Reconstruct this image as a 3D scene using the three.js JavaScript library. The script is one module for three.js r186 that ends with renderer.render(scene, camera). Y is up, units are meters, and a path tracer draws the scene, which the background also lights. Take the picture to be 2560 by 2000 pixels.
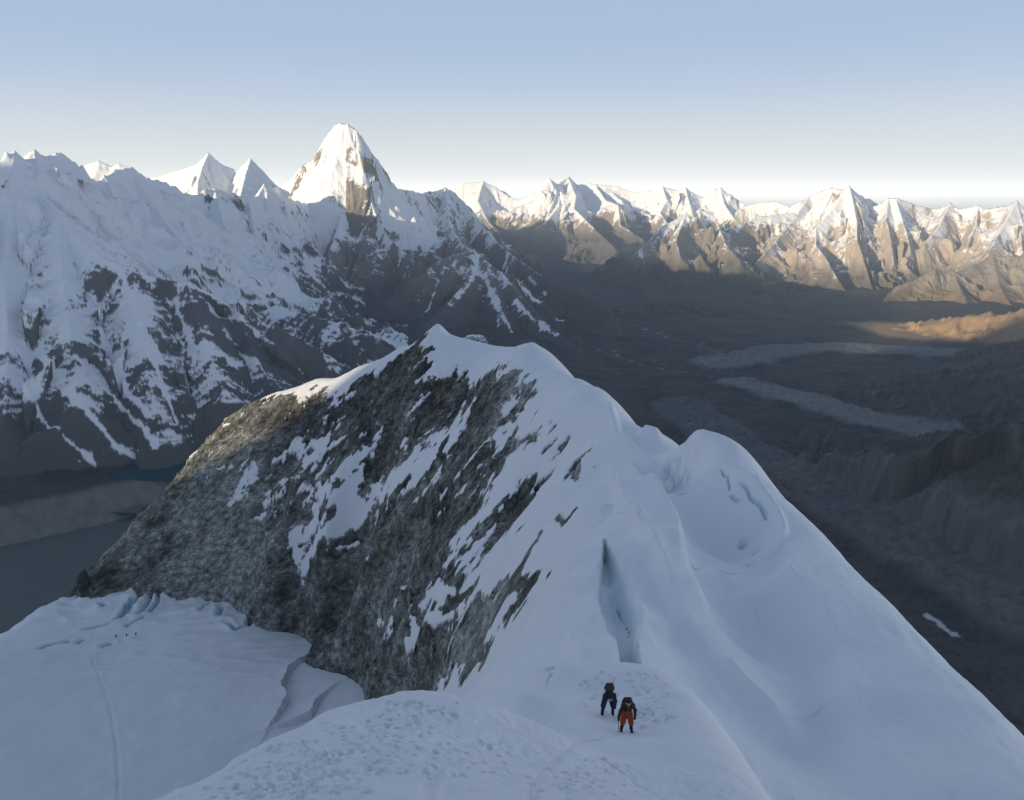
import * as THREE from 'three';
import { MarchingCubes } from 'three/addons/objects/MarchingCubes.js';

// ---------------------------------------------------------------- camera, sky, sun, exposure
const scene = new THREE.Scene();
const F = 2080, CX = 1280, CY = 1000, PITCH = Math.atan(500 / F), SP = Math.sin(PITCH), CP = Math.cos(PITCH);
const camera = new THREE.PerspectiveCamera(2 * Math.atan(1000 / F) * 180 / Math.PI, 1.28, 0.3, 120000);
camera.position.set(0, 0, 0);
camera.rotation.set(-PITCH, 0, 0);
scene.add(camera);

const SUN_AZ = 48 * Math.PI / 180, SUN_EL = 8.53 * Math.PI / 180;      // from behind the camera towards its left
const SUN = new THREE.Vector3(-Math.sin(SUN_AZ) * Math.cos(SUN_EL), Math.sin(SUN_EL), Math.cos(SUN_AZ) * Math.cos(SUN_EL));
const lin = v => { v /= 255; return v <= 0.04045 ? v / 12.92 : Math.pow((v + 0.055) / 1.055, 2.4); };
const rgb = (r, g, b) => [lin(r), lin(g), lin(b)];
const SKY_STOPS = [[-90, 120, 128, 140], [-6, 280, 279, 272], [0, 318, 315, 305], [0.8, 285, 284, 278], [1.8, 254, 256, 253], [3.4, 232, 237, 237], [5, 206, 216, 227], [6.6, 185, 201, 222], [8.2, 171, 190, 217], [10, 162, 183, 213], [12.5, 158, 180, 211], [20, 148, 166, 196], [40, 114, 130, 158], [90, 90, 106, 132]];
const SKY_GAIN = 0.645;
function skyAt(el) {
  let i = 0; while (i < SKY_STOPS.length - 2 && SKY_STOPS[i + 1][0] < el) i++;
  const a = SKY_STOPS[i], b = SKY_STOPS[i + 1], t = Math.min(1, Math.max(0, (el - a[0]) / (b[0] - a[0])));
  return [0, 1, 2].map(k => SKY_GAIN * (lin(a[k + 1]) * (1 - t) + lin(b[k + 1]) * t));
}
const SW = 512, SH = 256, skyData = new Float32Array(SW * SH * 4);
for (let j = 0; j < SH; j++) {
  const c = skyAt(((j + 0.5) / SH - 0.5) * 180);
  for (let i = 0; i < SW; i++) skyData.set([c[0], c[1], c[2], 1], (j * SW + i) * 4);
}
const skyTex = new THREE.DataTexture(skyData, SW, SH, THREE.RGBAFormat, THREE.FloatType);
skyTex.mapping = THREE.EquirectangularReflectionMapping;
skyTex.magFilter = skyTex.minFilter = THREE.LinearFilter; skyTex.needsUpdate = true;
scene.background = skyTex; scene.environment = skyTex;

const sun = new THREE.DirectionalLight(new THREE.Color().setRGB(1, 0.8, 0.54), 4.5);
sun.position.copy(SUN).multiplyScalar(40000); sun.castShadow = true;
sun.shadow.mapSize.set(4096, 4096); sun.shadow.radius = 1; sun.shadow.bias = -0.002;
Object.assign(sun.shadow.camera, { left: -22000, right: 22000, top: 16000, bottom: -16000, near: 1000, far: 90000 });
scene.add(sun, sun.target);
scene.fog = new THREE.FogExp2(new THREE.Color().setRGB(0.64, 0.81, 1.0), 2.1e-5);

const renderer = new THREE.WebGLRenderer({ antialias: true });
renderer.setSize(1024, 800);
renderer.toneMapping = THREE.LinearToneMapping; renderer.toneMappingExposure = 1.74;
renderer.shadowMap.enabled = true; renderer.shadowMap.type = THREE.PCFSoftShadowMap;

// ---------------------------------------------------------------- helpers: noise, interpolation, survey
const PERM = new Uint8Array(1024); { let s = 1234567; const r = () => (s = (s * 1664525 + 1013904223) >>> 0) / 4294967296; const p = [...Array(256).keys()]; for (let i = 255; i > 0; i--) { const j = Math.floor(r() * (i + 1)); [p[i], p[j]] = [p[j], p[i]]; } for (let i = 0; i < 1024; i++) PERM[i] = p[i & 255]; }
let seed = 99; const rnd = () => (seed = (seed * 1664525 + 1013904223) >>> 0) / 4294967296;
const GX = new Float64Array(256), GY = new Float64Array(256); for (let i = 0; i < 256; i++) { GX[i] = Math.cos(i / 256 * Math.PI * 2); GY[i] = Math.sin(i / 256 * Math.PI * 2); }
function noise(x, y) {                                               // gradient noise, about -1 .. 1
  const xi = Math.floor(x), yi = Math.floor(y), fx = x - xi, fy = y - yi, X = xi & 255, Y = yi & 255;
  const u = fx * fx * fx * (fx * (fx * 6 - 15) + 10), v = fy * fy * fy * (fy * (fy * 6 - 15) + 10);
  const a = PERM[PERM[X] + Y], b = PERM[PERM[X + 1] + Y], c = PERM[PERM[X] + Y + 1], d = PERM[PERM[X + 1] + Y + 1];
  const n0 = GX[a] * fx + GY[a] * fy, n1 = GX[b] * (fx - 1) + GY[b] * fy, n2 = GX[c] * fx + GY[c] * (fy - 1), n3 = GX[d] * (fx - 1) + GY[d] * (fy - 1);
  return (n0 + (n1 - n0) * u + (n2 - n0) * v + (n0 - n1 - n2 + n3) * u * v) * 1.5;
}
function fbm(x, y, o = 4, g = 0.5) { let s = 0, a = 1, n = 0; for (let i = 0; i < o; i++) { s += a * noise(x, y); n += a; a *= g; const t = x * 1.6 + y * 1.2; y = y * 1.6 - x * 1.2 + 17.3; x = t + 5.1; } return s / n; }
function ridged(x, y, o = 5, g = 0.5) {                              // 0 .. 1, sharp crests
  let s = 0, a = 1, n = 0, w = 1;
  for (let i = 0; i < o; i++) { let r = 1 - Math.min(1, Math.abs(noise(x, y)) * 1.25); r *= r; s += a * r * w; n += a; w = Math.min(1, Math.max(0, r * 1.6)); a *= g; const t = x * 1.66 + y * 1.2; y = y * 1.66 - x * 1.2 + 9.7; x = t + 3.3; }
  return s / n;
}
const sat = v => v < 0 ? 0 : v > 1 ? 1 : v;
const step = (a, b, v) => { const t = sat((v - a) / (b - a)); return t * t * (3 - 2 * t); };
const mix = (a, b, t) => a + (b - a) * t;
const mix3 = (a, b, t) => [a[0] + (b[0] - a[0]) * t, a[1] + (b[1] - a[1]) * t, a[2] + (b[2] - a[2]) * t];
const smax = (a, b, k) => { const h = sat(0.5 + 0.5 * (a - b) / k); return b + (a - b) * h + k * h * (1 - h); };

// a point of the place from its bearing in the survey picture (2560 x 2000) and its distance ahead in metres
function P(px, py, d) { const X = (px - CX) / F, Y = -(py - CY) / F, c = Y * SP + CP; return [d * X / c, d * (Y * CP - SP) / c, -d]; }
function proj(x, y, z) { const w = Math.max(0.5, -z * CP - y * SP); return [CX + F * x / w, CY - F * (y * CP - z * SP) / w, w]; }
function survey(h, px, py, d0, d1) {                                 // where that bearing meets a land surface
  let a = d0, b = d0; const under = d => { const p = P(px, py, d); return p[1] < h(p[0], p[2]); };
  while (b < d1) { b = a * 1.004 + 0.05; if (under(b)) break; a = b; }
  for (let i = 0; i < 12; i++) { const m = (a + b) / 2; if (under(m)) b = m; else a = m; }
  return P(px, py, b);
}
function spline(pts, lambda = 0) {                                   // thin plate through [x, z, value]
  const n = pts.length, S = 1 / 200, N = n + 3, A = [];
  const U = r2 => r2 < 1e-12 ? 0 : r2 * Math.log(r2) * 0.5;
  for (let i = 0; i < N; i++) A.push(new Float64Array(N + 1));
  for (let i = 0; i < n; i++) {
    for (let j = 0; j < n; j++) { const dx = (pts[i][0] - pts[j][0]) * S, dz = (pts[i][1] - pts[j][1]) * S; A[i][j] = U(dx * dx + dz * dz); }
    A[i][i] += lambda;
    A[i][n] = A[n][i] = 1; A[i][n + 1] = A[n + 1][i] = pts[i][0] * S; A[i][n + 2] = A[n + 2][i] = pts[i][1] * S; A[i][N] = pts[i][2];
  }
  for (let c = 0; c < N; c++) {
    let p = c; for (let r = c + 1; r < N; r++) if (Math.abs(A[r][c]) > Math.abs(A[p][c])) p = r;
    [A[c], A[p]] = [A[p], A[c]];
    for (let r = 0; r < N; r++) if (r !== c && A[r][c]) { const f = A[r][c] / A[c][c]; for (let k = c; k <= N; k++) A[r][k] -= f * A[c][k]; }
  }
  const W = new Float64Array(N), xs = new Float64Array(n), zs = new Float64Array(n);
  for (let i = 0; i < N; i++) W[i] = A[i][N] / A[i][i];
  for (let i = 0; i < n; i++) { xs[i] = pts[i][0] * S; zs[i] = pts[i][1] * S; }
  return (x, z) => { x *= S; z *= S; let s = W[n] + W[n + 1] * x + W[n + 2] * z; for (let i = 0; i < n; i++) { const dx = x - xs[i], dz = z - zs[i], r2 = dx * dx + dz * dz; if (r2 > 1e-12) s += W[i] * r2 * Math.log(r2) * 0.5; } return s; };
}
const land = list => spline(list.map(p => p.w ? [p.w[0], p.w[2], p.w[1]] : (q => [q[0], q[2], q[1]])(P(...p))));
function path(pts, reach = 1e9) {                                                 // polyline in plan: nearest [distance, run 0..1, side, height]
  const s = [0]; for (let i = 1; i < pts.length; i++) s.push(s[i - 1] + Math.hypot(pts[i][0] - pts[i - 1][0], pts[i][2] - pts[i - 1][2]));
  const L = s[s.length - 1], FARP = [1e6, 0.5, 1, 0], xa = Math.min(...pts.map(p => p[0])) - reach, xb = Math.max(...pts.map(p => p[0])) + reach, za = Math.min(...pts.map(p => p[2])) - reach, zb = Math.max(...pts.map(p => p[2])) + reach;
  return (x, z) => {
    if (x < xa || x > xb || z < za || z > zb) return FARP;
    let best = 1e18, run = 0, side = 1, y = 0;
    for (let i = 0; i < pts.length - 1; i++) {
      const a = pts[i], b = pts[i + 1], dx = b[0] - a[0], dz = b[2] - a[2], t = sat(((x - a[0]) * dx + (z - a[2]) * dz) / (dx * dx + dz * dz));
      const ex = x - a[0] - dx * t, ez = z - a[2] - dz * t, d = ex * ex + ez * ez;
      if (d < best) { best = d; run = (s[i] + t * (s[i + 1] - s[i])) / L; side = dx * ez - dz * ex > 0 ? 1 : -1; y = mix(a[1], b[1], t); }
    }
    return [Math.sqrt(best), run, side, y];
  };
}

// land with crest lines: each crest {pts, a: [s0, s1, reach] right of travel, b: left of travel}
function crests(list, k) {
  const segs = [];
  for (const c of list) {
    let s = rnd() * 9000;
    for (let i = 0; i < c.pts.length - 1; i++) {
      const p = c.world ? c.pts[i] : P(...c.pts[i]), q = c.world ? c.pts[i + 1] : P(...c.pts[i + 1]), len = Math.hypot(q[0] - p[0], q[2] - p[2]);
      segs.push({ x: p[0], y: p[1], z: p[2], dx: q[0] - p[0], dy: q[1] - p[1], dz: q[2] - p[2], l2: len * len, len, s, a: c.a, b: c.b || c.a, e0: i === 0, e1: i === c.pts.length - 2 }); s += len;
    }
  }
  const out = [0, 0, 0, 0];
  return (x, z) => {
    let h = -1e9, top = -1e9;
    for (const g of segs) {
      const ex = x - g.x, ez = z - g.z, t = sat((ex * g.dx + ez * g.dz) / g.l2), ux = ex - g.dx * t, uz = ez - g.dz * t, d = Math.sqrt(ux * ux + uz * uz);
      const side = g.dx * uz - g.dz * ux > 0 ? g.a : g.b;
      const v = g.y + g.dy * t - side[1] * d - (side[0] - side[1]) * side[2] * (1 - Math.exp(-d / side[2]));
      if (v > top) { top = v; out[1] = d; out[2] = g.s + t * g.len; }
      h = h < -1e8 ? v : smax(h, v, k);
    }
    out[0] = h; return out;
  };
}

// mesh of a land surface, finer where the camera stands closer
const NEAR_TOP = [[-400, 1560], [0, 1570], [200, 1430], [390, 1250], [470, 1140], [570, 1040], [680, 985], [900, 915], [1000, 850], [1090, 815], [1300, 860], [1400, 930], [1480, 960], [1640, 1075], [1800, 1100], [2000, 1300], [2250, 1590], [2560, 1910], [3000, 2400]];
const outline = pts => px => { let i = 0; while (i < pts.length - 2 && pts[i + 1][0] < px) i++; const a = pts[i], b = pts[i + 1]; return mix(a[1], b[1], sat((px - a[0]) / (b[0] - a[0]))); };
const nearTop = outline(NEAR_TOP), nowhere = () => 1e9;
let totalTris = 0;
function meshLand({ name, domain, height, color, tol, material, uv, levels = 12, hide = nearTop, label, category = 'mountain', kind = 'structure', finest = 34, part = null }) {
  const CAP = 2400000;
  let U = [], V = [], X = [], Y = [], Z = [], SX = [], SY = [], SWd = [];
  const vert = (u, v) => { const [x, z] = domain(u, v), y = height(x, z), p = proj(x, y, z); U.push(u); V.push(v); X.push(x); Y.push(y); Z.push(z); SX.push(p[0]); SY.push(p[1]); SWd.push(p[2]); return U.length - 1; };
  const A = new Int32Array(CAP), L = new Int32Array(CAP), R = new Int32Array(CAP), nb = new Int32Array(CAP), nl = new Int32Array(CAP), nr = new Int32Array(CAP), ch = new Int32Array(CAP).fill(-1), lev = new Uint8Array(CAP);
  const v0 = vert(0, 0), v1 = vert(1, 0), v2 = vert(1, 1), v3 = vert(0, 1);
  A[0] = v0; L[0] = v1; R[0] = v3; A[1] = v2; L[1] = v3; R[1] = v1; nb[0] = 1; nb[1] = 0; nl[0] = nr[0] = nl[1] = nr[1] = -1;
  let n = 2;
  const relink = (t, from, to) => { if (t < 0) return; if (nb[t] === from) nb[t] = to; else if (nl[t] === from) nl[t] = to; else if (nr[t] === from) nr[t] = to; };
  function cut(t, m) {
    const c = n; n += 2; ch[t] = c;
    A[c] = m; L[c] = A[t]; R[c] = L[t]; A[c + 1] = m; L[c + 1] = R[t]; R[c + 1] = A[t];
    nb[c] = nl[t]; nl[c] = c + 1; nr[c] = -1; nb[c + 1] = nr[t]; nr[c + 1] = c; nl[c + 1] = -1;
    lev[c] = lev[c + 1] = lev[t] + 1;
    relink(nl[t], t, c); relink(nr[t], t, c + 1);
    return c;
  }
  function split(t) {
    if (ch[t] >= 0) return;
    if (nb[t] >= 0 && nb[nb[t]] !== t) split(nb[t]);
    const m = vert((U[L[t]] + U[R[t]]) / 2, (V[L[t]] + V[R[t]]) / 2), b = nb[t], c = cut(t, m);
    if (b >= 0) { const e = cut(b, m); nr[e] = c + 1; nl[c + 1] = e; nl[e + 1] = c; nr[c] = e + 1; }
  }
  function need(t) {
    if (lev[t] < levels) return true;
    if (lev[t] >= finest) return false;
    const a = A[t], l = L[t], r = R[t], mx = (SX[l] + SX[r]) / 2, my = (SY[l] + SY[r]) / 2;
    const cx = (X[l] + X[r]) / 2, cy = (Y[l] + Y[r]) / 2, cz = (Z[l] + Z[r]) / 2, D = Math.hypot(cx, cy, cz) + 0.1;
    let T = 2.5 * tol(cx, cy, cz);
    const behind = -cz * CP - cy * SP < 1;
    if (behind || mx < -60 || mx > 2620 || my > 2060) T = 60;
    else if (my > hide(mx) + 40) T *= 7;
    else if (lev[t] > levels + 3) {
      const ax = X[l] - X[a], ay = Y[l] - Y[a], az = Z[l] - Z[a], bx = X[r] - X[a], by = Y[r] - Y[a], bz = Z[r] - Z[a];
      let nx = ay * bz - az * by, ny = az * bx - ax * bz, nz = ax * by - ay * bx; if (ny < 0) { nx = -nx; ny = -ny; nz = -nz; }
      const dot = nx * X[a] + ny * Y[a] + nz * Z[a];
      if (dot > 0.12 * Math.hypot(nx, ny, nz) * D) T *= 5;
    }
    const ex = X[l] - X[r], ey = Y[l] - Y[r], ez = Z[l] - Z[r], dd = (ex * cx + ey * cy + ez * cz) / D, e2 = ex * ex + ey * ey + ez * ez;
    const q = (e2 - 0.97 * dd * dd) * F * F / (D * D);
    if (q < T * T) return false;
    if (q > 12 * T * T) return true;
    const gx = X[a] - X[r], gy = Y[a] - Y[r], gz = Z[a] - Z[r], area = 0.5 * Math.abs((ey * gz - ez * gy) * cx + (ez * gx - ex * gz) * cy + (ex * gy - ey * gx) * cz) / D * F * F / (D * D);
    return area > 0.22 * T * T;
  }
  const stack = [0, 1];
  while (stack.length) {
    const t = stack.pop();
    if (ch[t] >= 0) { if (lev[t] < 60) stack.push(ch[t], ch[t] + 1); continue; }
    if (n > CAP - 200) break;
    if (need(t)) { split(t); stack.push(ch[t], ch[t] + 1); }
  }
  const idx = [], idx2 = [];
  for (let t = 0; t < n; t++) if (ch[t] < 0) {
    const a = A[t], l = L[t], r = R[t];
    const up = (Z[l] - Z[a]) * (X[r] - X[a]) - (X[l] - X[a]) * (Z[r] - Z[a]);
    const to = part && part((X[a] + X[l] + X[r]) / 3, (Z[a] + Z[l] + Z[r]) / 3) ? idx2 : idx;
    if (up > 0) to.push(a, l, r); else to.push(a, r, l);
  }
  const N = U.length, pos = new Float32Array(N * 3), g = new THREE.BufferGeometry();
  for (let i = 0; i < N; i++) { pos[i * 3] = X[i]; pos[i * 3 + 1] = Y[i]; pos[i * 3 + 2] = Z[i]; }
  g.setAttribute('position', new THREE.BufferAttribute(pos, 3)); const first = idx.length; for (const i of idx2) idx.push(i);
  g.setIndex(new THREE.BufferAttribute(new Uint32Array(idx), 1)); if (part) { g.addGroup(0, first, 0); g.addGroup(first, idx2.length, 1); }
  g.computeVertexNormals();
  const nn = g.attributes.normal.array, col = new Float32Array(N * 3);
  for (let i = 0; i < N; i++) { const c = color(X[i], Y[i], Z[i], nn[i * 3], nn[i * 3 + 1], nn[i * 3 + 2]); col[i * 3] = c[0]; col[i * 3 + 1] = c[1]; col[i * 3 + 2] = c[2]; }
  g.setAttribute('color', new THREE.BufferAttribute(col, 3));
  if (uv) { const w = new Float32Array(N * 2); for (let i = 0; i < N; i++) { const q = uv(X[i], Y[i], Z[i]); w[i * 2] = q[0]; w[i * 2 + 1] = q[1]; } g.setAttribute('uv', new THREE.BufferAttribute(w, 2)); }
  const m = new THREE.Mesh(g, material); m.name = name; m.castShadow = m.receiveShadow = true;
  m.userData = { label, category, kind }; scene.add(m);
  totalTris += idx.length / 3; console.log(name, idx.length / 3, 'tris');
  return m;
}
const wedge = (pa, pb, d0, d1) => { const ka = P(pa, 500, 1)[0], kb = P(pb, 500, 1)[0], q = d1 / d0; return (u, v) => { const d = d0 * Math.pow(q, v); return [mix(ka, kb, u) * d, -d]; }; };
function pnoise(x, y, px, py) {                                     // gradient noise that repeats after px, py cells
  const xi = Math.floor(x), yi = Math.floor(y), fx = x - xi, fy = y - yi, m = (v, p) => ((v % p) + p) % p, X = m(xi, px), X1 = m(xi + 1, px), Y = m(yi, py), Y1 = m(yi + 1, py);
  const u = fx * fx * fx * (fx * (fx * 6 - 15) + 10), v = fy * fy * fy * (fy * (fy * 6 - 15) + 10);
  const a = PERM[PERM[X] + Y], b = PERM[PERM[X1] + Y], c = PERM[PERM[X] + Y1], d = PERM[PERM[X1] + Y1];
  const n0 = GX[a] * fx + GY[a] * fy, n1 = GX[b] * (fx - 1) + GY[b] * fy, n2 = GX[c] * fx + GY[c] * (fy - 1), n3 = GX[d] * (fx - 1) + GY[d] * (fy - 1);
  return (n0 + (n1 - n0) * u + (n2 - n0) * v + (n0 - n1 - n2 + n3) * u * v) * 1.5;
}
function tile(N, f, srgb) {
  const data = new Uint8Array(N * N * 4);
  for (let j = 0; j < N; j++) for (let i = 0; i < N; i++) { const c = f(i / N, j / N), o = (j * N + i) * 4; for (let k = 0; k < 3; k++) data[o + k] = Math.max(0, Math.min(255, c[k] * 255)); data[o + 3] = 255; }
  const t = new THREE.DataTexture(data, N, N, THREE.RGBAFormat); t.wrapS = t.wrapT = THREE.RepeatWrapping; t.magFilter = THREE.LinearFilter; t.minFilter = THREE.LinearMipmapLinearFilter; t.generateMipmaps = true; t.needsUpdate = true; if (srgb) t.colorSpace = THREE.SRGBColorSpace; return t;
}
function rockGrain(u, v) {                                           // broken schist: slanting layers, chips and cracks, 0 .. 1
  const s = u + v, t = u - v; let h = 0;
  h += 0.6 * pnoise(s * 5, t * 10, 5, 10) + 0.5 * pnoise(s * 12 + 3, t * 24, 12, 24) + 0.36 * pnoise(u * 40, v * 40, 40, 40) + 0.22 * pnoise(u * 110 + 5, v * 110, 110, 110) + 0.16 * pnoise(s * 30, t * 80, 30, 80);
  const c = Math.abs(pnoise(s * 16 + 1, t * 26 + 2, 16, 26)), c2 = Math.abs(pnoise(u * 38 + 7, v * 38, 38, 38));
  return [sat(0.55 + 0.5 * h), Math.min(1, c / 0.07), Math.min(1, c2 / 0.09)];
}
const rockMap = tile(1024, (u, v) => { const [h, c, d] = rockGrain(u, v), l = mix(0.36, 1, h) * mix(0.62, 1, c) * mix(0.75, 1, d); return [l, l, l * 0.99]; }, true);
const rockBump = tile(1024, (u, v) => { const [h, c, d] = rockGrain(u, v), l = 0.75 * h + 0.15 * c + 0.1 * d; return [l, l, l]; });
const M = {
  mountain: new THREE.MeshStandardMaterial({ vertexColors: true, roughness: 0.95 }),
  snow: new THREE.MeshStandardMaterial({ vertexColors: true, roughness: 0.75 }),
  rock: new THREE.MeshStandardMaterial({ vertexColors: true, roughness: 0.9, map: rockMap, bumpMap: rockBump, bumpScale: 1.1 }),
};
const SNOW = [0.84, 0.86, 0.88];

// ---------------------------------------------------------------- far and middle mountains
function mountain({ name, list, k = 40, base = -1300, rough = { l: 900, a: 220, d: 260 }, flute = { l: 130, a: 30 }, span, t = 1.5, rock, rock2, snow, spots = [], label, low = null, hide = nearTop, streaks = [], band = 0.5, rib = 0.45, bend = 0 }) {
  const C = crests(list, k), off = name.length * 37.7 + list.length * 11.3;
  const locate = (x, z) => {
    const o = C(x, z); if (!bend) return o;
    const m = Math.min(o[1], 420) * bend; return C(x + m * fbm(x / 800 + off, z / 800, 3), z + m * fbm(x / 800 - off, z / 800 + 31, 3));
  };
  const rib1 = (x, z, s, d) => ridged(s / flute.l + 0.35 * noise(x / 300, z / 300 + off), d / (flute.l * 7) + off, 3, 0.5) - 0.4;
  const rib2 = (x, z, s, d) => flute.L ? ridged(s / flute.L + 0.5 * noise(x / 450 + off, z / 450), d / (flute.L * 6) - off, 2, 0.5) - 0.4 : 0;
  const h = (x, z) => {
    const wx = x + 90 * noise(x / 700 + off, z / 700), wz = z + 90 * noise(x / 700 - off, z / 700 + 40);
    const o = locate(x, z), d = o[1], s = o[2]; let y = o[0];
    const w = step(0, rough.d, d) * step(base - 200, base + 150, y);
    y += rough.a * w * (ridged(wx / rough.l + off, wz / rough.l, 6, rough.g || 0.5) - 0.42);
    const low = step(base - 50, base + 300, y);
    y += flute.a * step(0, flute.l * 1.5, d) * low * rib1(x, z, s, d);
    if (flute.L) y += flute.A * step(0, flute.L, d) * low * rib2(x, z, s, d);
    y += 7 * noise(s / 55, off) * (1 - step(0, 150, d)) + 4 * noise(s / 21, off + 9) * (1 - step(0, 90, d));
    return y < base ? base - (base - y) * 0.05 : y;
  };
  const marks = spots.map(([px, py, r, v]) => { const p = survey(h, px, py, span[2], span[3]); return [...p, r * -p[2] / F, v]; });
  const runs = streaks.map(([pts, w, v]) => { const q = pts.map(p => survey(h, p[0], p[1], span[2], span[3])); const W = w * -q[0][2] / F; return { l: path(q, W * 3), w: W, v }; });
  const color = (x, y, z, nx, ny, nz) => {
    const o = locate(x, z), d = o[1], s = o[2];
    let b = 0; for (const m of marks) { const q = ((x - m[0]) ** 2 + (y - m[1]) ** 2 + ((z - m[2]) * 0.6) ** 2) / (m[3] * m[3]); if (q < 6) b += m[4] * Math.exp(-q); }
    for (const r of runs) { const q = r.l(x, z); if (q[0] < r.w * 3 && Math.abs(q[3] - y) < 140) { const e = q[0] / (r.w * (0.75 + 0.5 * noise(q[1] * 14, r.w))); b += r.v * Math.exp(-e * e); } }
    const n1 = fbm(x / snow.l + off, (z + y * 1.3) / snow.l, 4, 0.6), n2 = -1.5 * rib1(x, z, s, d) * step(0, 80, d) - 1.6 * rib2(x, z, s, d), n3 = fbm(x / 46 + z / 60 + off, y / 15 + x / 70, 4, 0.62);
    const sc = snow.b + Math.min((y - snow.y) / snow.r, snow.m || 9) + snow.k * (ny - snow.n) + snow.f * (0.8 * n1 + rib * n2 + band * n3) + b - 3 * step(base + 110, base + 30, y);
    const tone = 0.5 + 0.5 * fbm(x / 140 + off * 2, y / 90 + z / 260, 4, 0.6), streak = 0.5 + 0.5 * noise(s / 40, y / 400 + off);
    let r = mix3(rock, rock2, sat(tone * 0.75 + streak * 0.4 - 0.1));
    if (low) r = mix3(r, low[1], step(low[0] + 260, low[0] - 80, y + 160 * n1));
    return mix3(r, SNOW, step(-0.07, 0.1, sc));
  };
  return { h, mesh: () => meshLand({ name, domain: wedge(...span), height: h, color, tol: () => t, material: M.mountain, label, levels: 12, hide }) };
}
const ROCK = [0.17, 0.15, 0.125], ROCK2 = [0.34, 0.295, 0.245], DARK = [0.066, 0.07, 0.072];

const farRange = mountain({
  name: 'far_snow_range', bend: 0.9, span: [1080, 1960, 15500, 23000], t: 1.4, hide: outline([[1130, 480], [1160, 510], [1260, 625], [1340, 685], [1500, 720], [1520, 675], [1660, 580], [1714, 545], [1900, 560]]), base: -1350, k: 60,
  list: [
    { pts: [[1060, 520, 21000], [1136, 474, 21000], [1154, 459, 21000], [1208, 453, 20800], [1237, 465, 20800], [1266, 486, 20600], [1294, 500, 20500], [1325, 490, 20400], [1340, 470, 20300], [1373, 445, 20000], [1393, 460, 20300], [1422, 441, 20800], [1443, 461, 20800], [1476, 459, 20700], [1542, 465, 20500], [1583, 480, 20400], [1624, 476, 20300], [1657, 467, 20200], [1690, 474, 20200], [1714, 468, 20000], [1730, 480, 20000], [1759, 493, 20000], [1784, 472, 19800], [1804, 470, 19800], [1825, 487, 19800], [1870, 515, 19500], [1960, 520, 19000]], a: [1.3, 0.55, 700] },
    { pts: [[1208, 453, 20800], [1195, 500, 20000], [1215, 545, 19200], [1260, 600, 18200]], a: [1.3, 0.5, 500] },
    { pts: [[1373, 445, 20000], [1396, 485, 19700], [1400, 515, 19200], [1370, 550, 18300], [1300, 595, 17600]], a: [1.2, 0.5, 500], b: [1.7, 0.55, 500] },
    { pts: [[1422, 441, 20800], [1440, 486, 19300], [1436, 520, 18800], [1480, 565, 18000], [1540, 620, 17000]], a: [1.2, 0.5, 500], b: [1.6, 0.55, 500] },
    { pts: [[1490, 461, 20650], [1515, 500, 19700], [1545, 510, 19200], [1550, 560, 18500], [1610, 598, 17600]], a: [1.2, 0.5, 500], b: [1.6, 0.5, 500] },
    { pts: [[1657, 467, 20200], [1668, 500, 19700], [1650, 530, 19300], [1690, 590, 18400]], a: [1.5, 0.5, 500] },
    { pts: [[1714, 468, 20000], [1722, 500, 19600], [1740, 560, 18800]], a: [1.5, 0.5, 500] },
    { pts: [[1800, 470, 19800], [1812, 510, 19300], [1860, 580, 18400]], a: [1.5, 0.5, 500] },
  ],
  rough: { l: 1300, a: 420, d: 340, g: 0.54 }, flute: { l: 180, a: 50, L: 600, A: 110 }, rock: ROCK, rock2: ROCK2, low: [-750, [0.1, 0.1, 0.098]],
  snow: { m: 0.75, b: 0.2, y: -420, r: 420, k: 1.2, n: 0.62, f: 0.75, l: 900 }, label: 'sunlit chain of distant snow peaks far across the valley, centre skyline',
});
const nearFoothill = mountain({
  name: 'rocky_foothill', bend: 0.9, span: [1480, 1990, 10500, 15500], t: 1.4, base: -1320, k: 40,
  list: [
    { pts: [[1520, 668, 12800], [1575, 645, 12900], [1620, 605, 13200], [1655, 565, 13500], [1714, 534, 13800], [1742, 553, 13900], [1771, 546, 14000], [1792, 556, 14000], [1815, 585, 14200], [1850, 560, 14500], [1900, 540, 14800], [1990, 530, 15000]], a: [1.1, 0.5, 500] },
    { pts: [[1714, 534, 13800], [1690, 600, 13100], [1700, 640, 12600]], a: [1.1, 0.5, 400] },
    { pts: [[1792, 556, 14000], [1815, 610, 13200], [1850, 650, 12600]], a: [1.1, 0.5, 400] },
  ],
  rough: { l: 800, a: 330, d: 260, g: 0.55 }, flute: { l: 120, a: 40 }, rock: ROCK, rock2: ROCK2, low: [-950, [0.1, 0.092, 0.078]],
  snow: { b: 0.0, y: -520, r: 620, k: 1.7, n: 0.66, f: 1.0, l: 240 }, label: 'brown rocky foothill with thin snow before the distant centre range',
});
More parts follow.
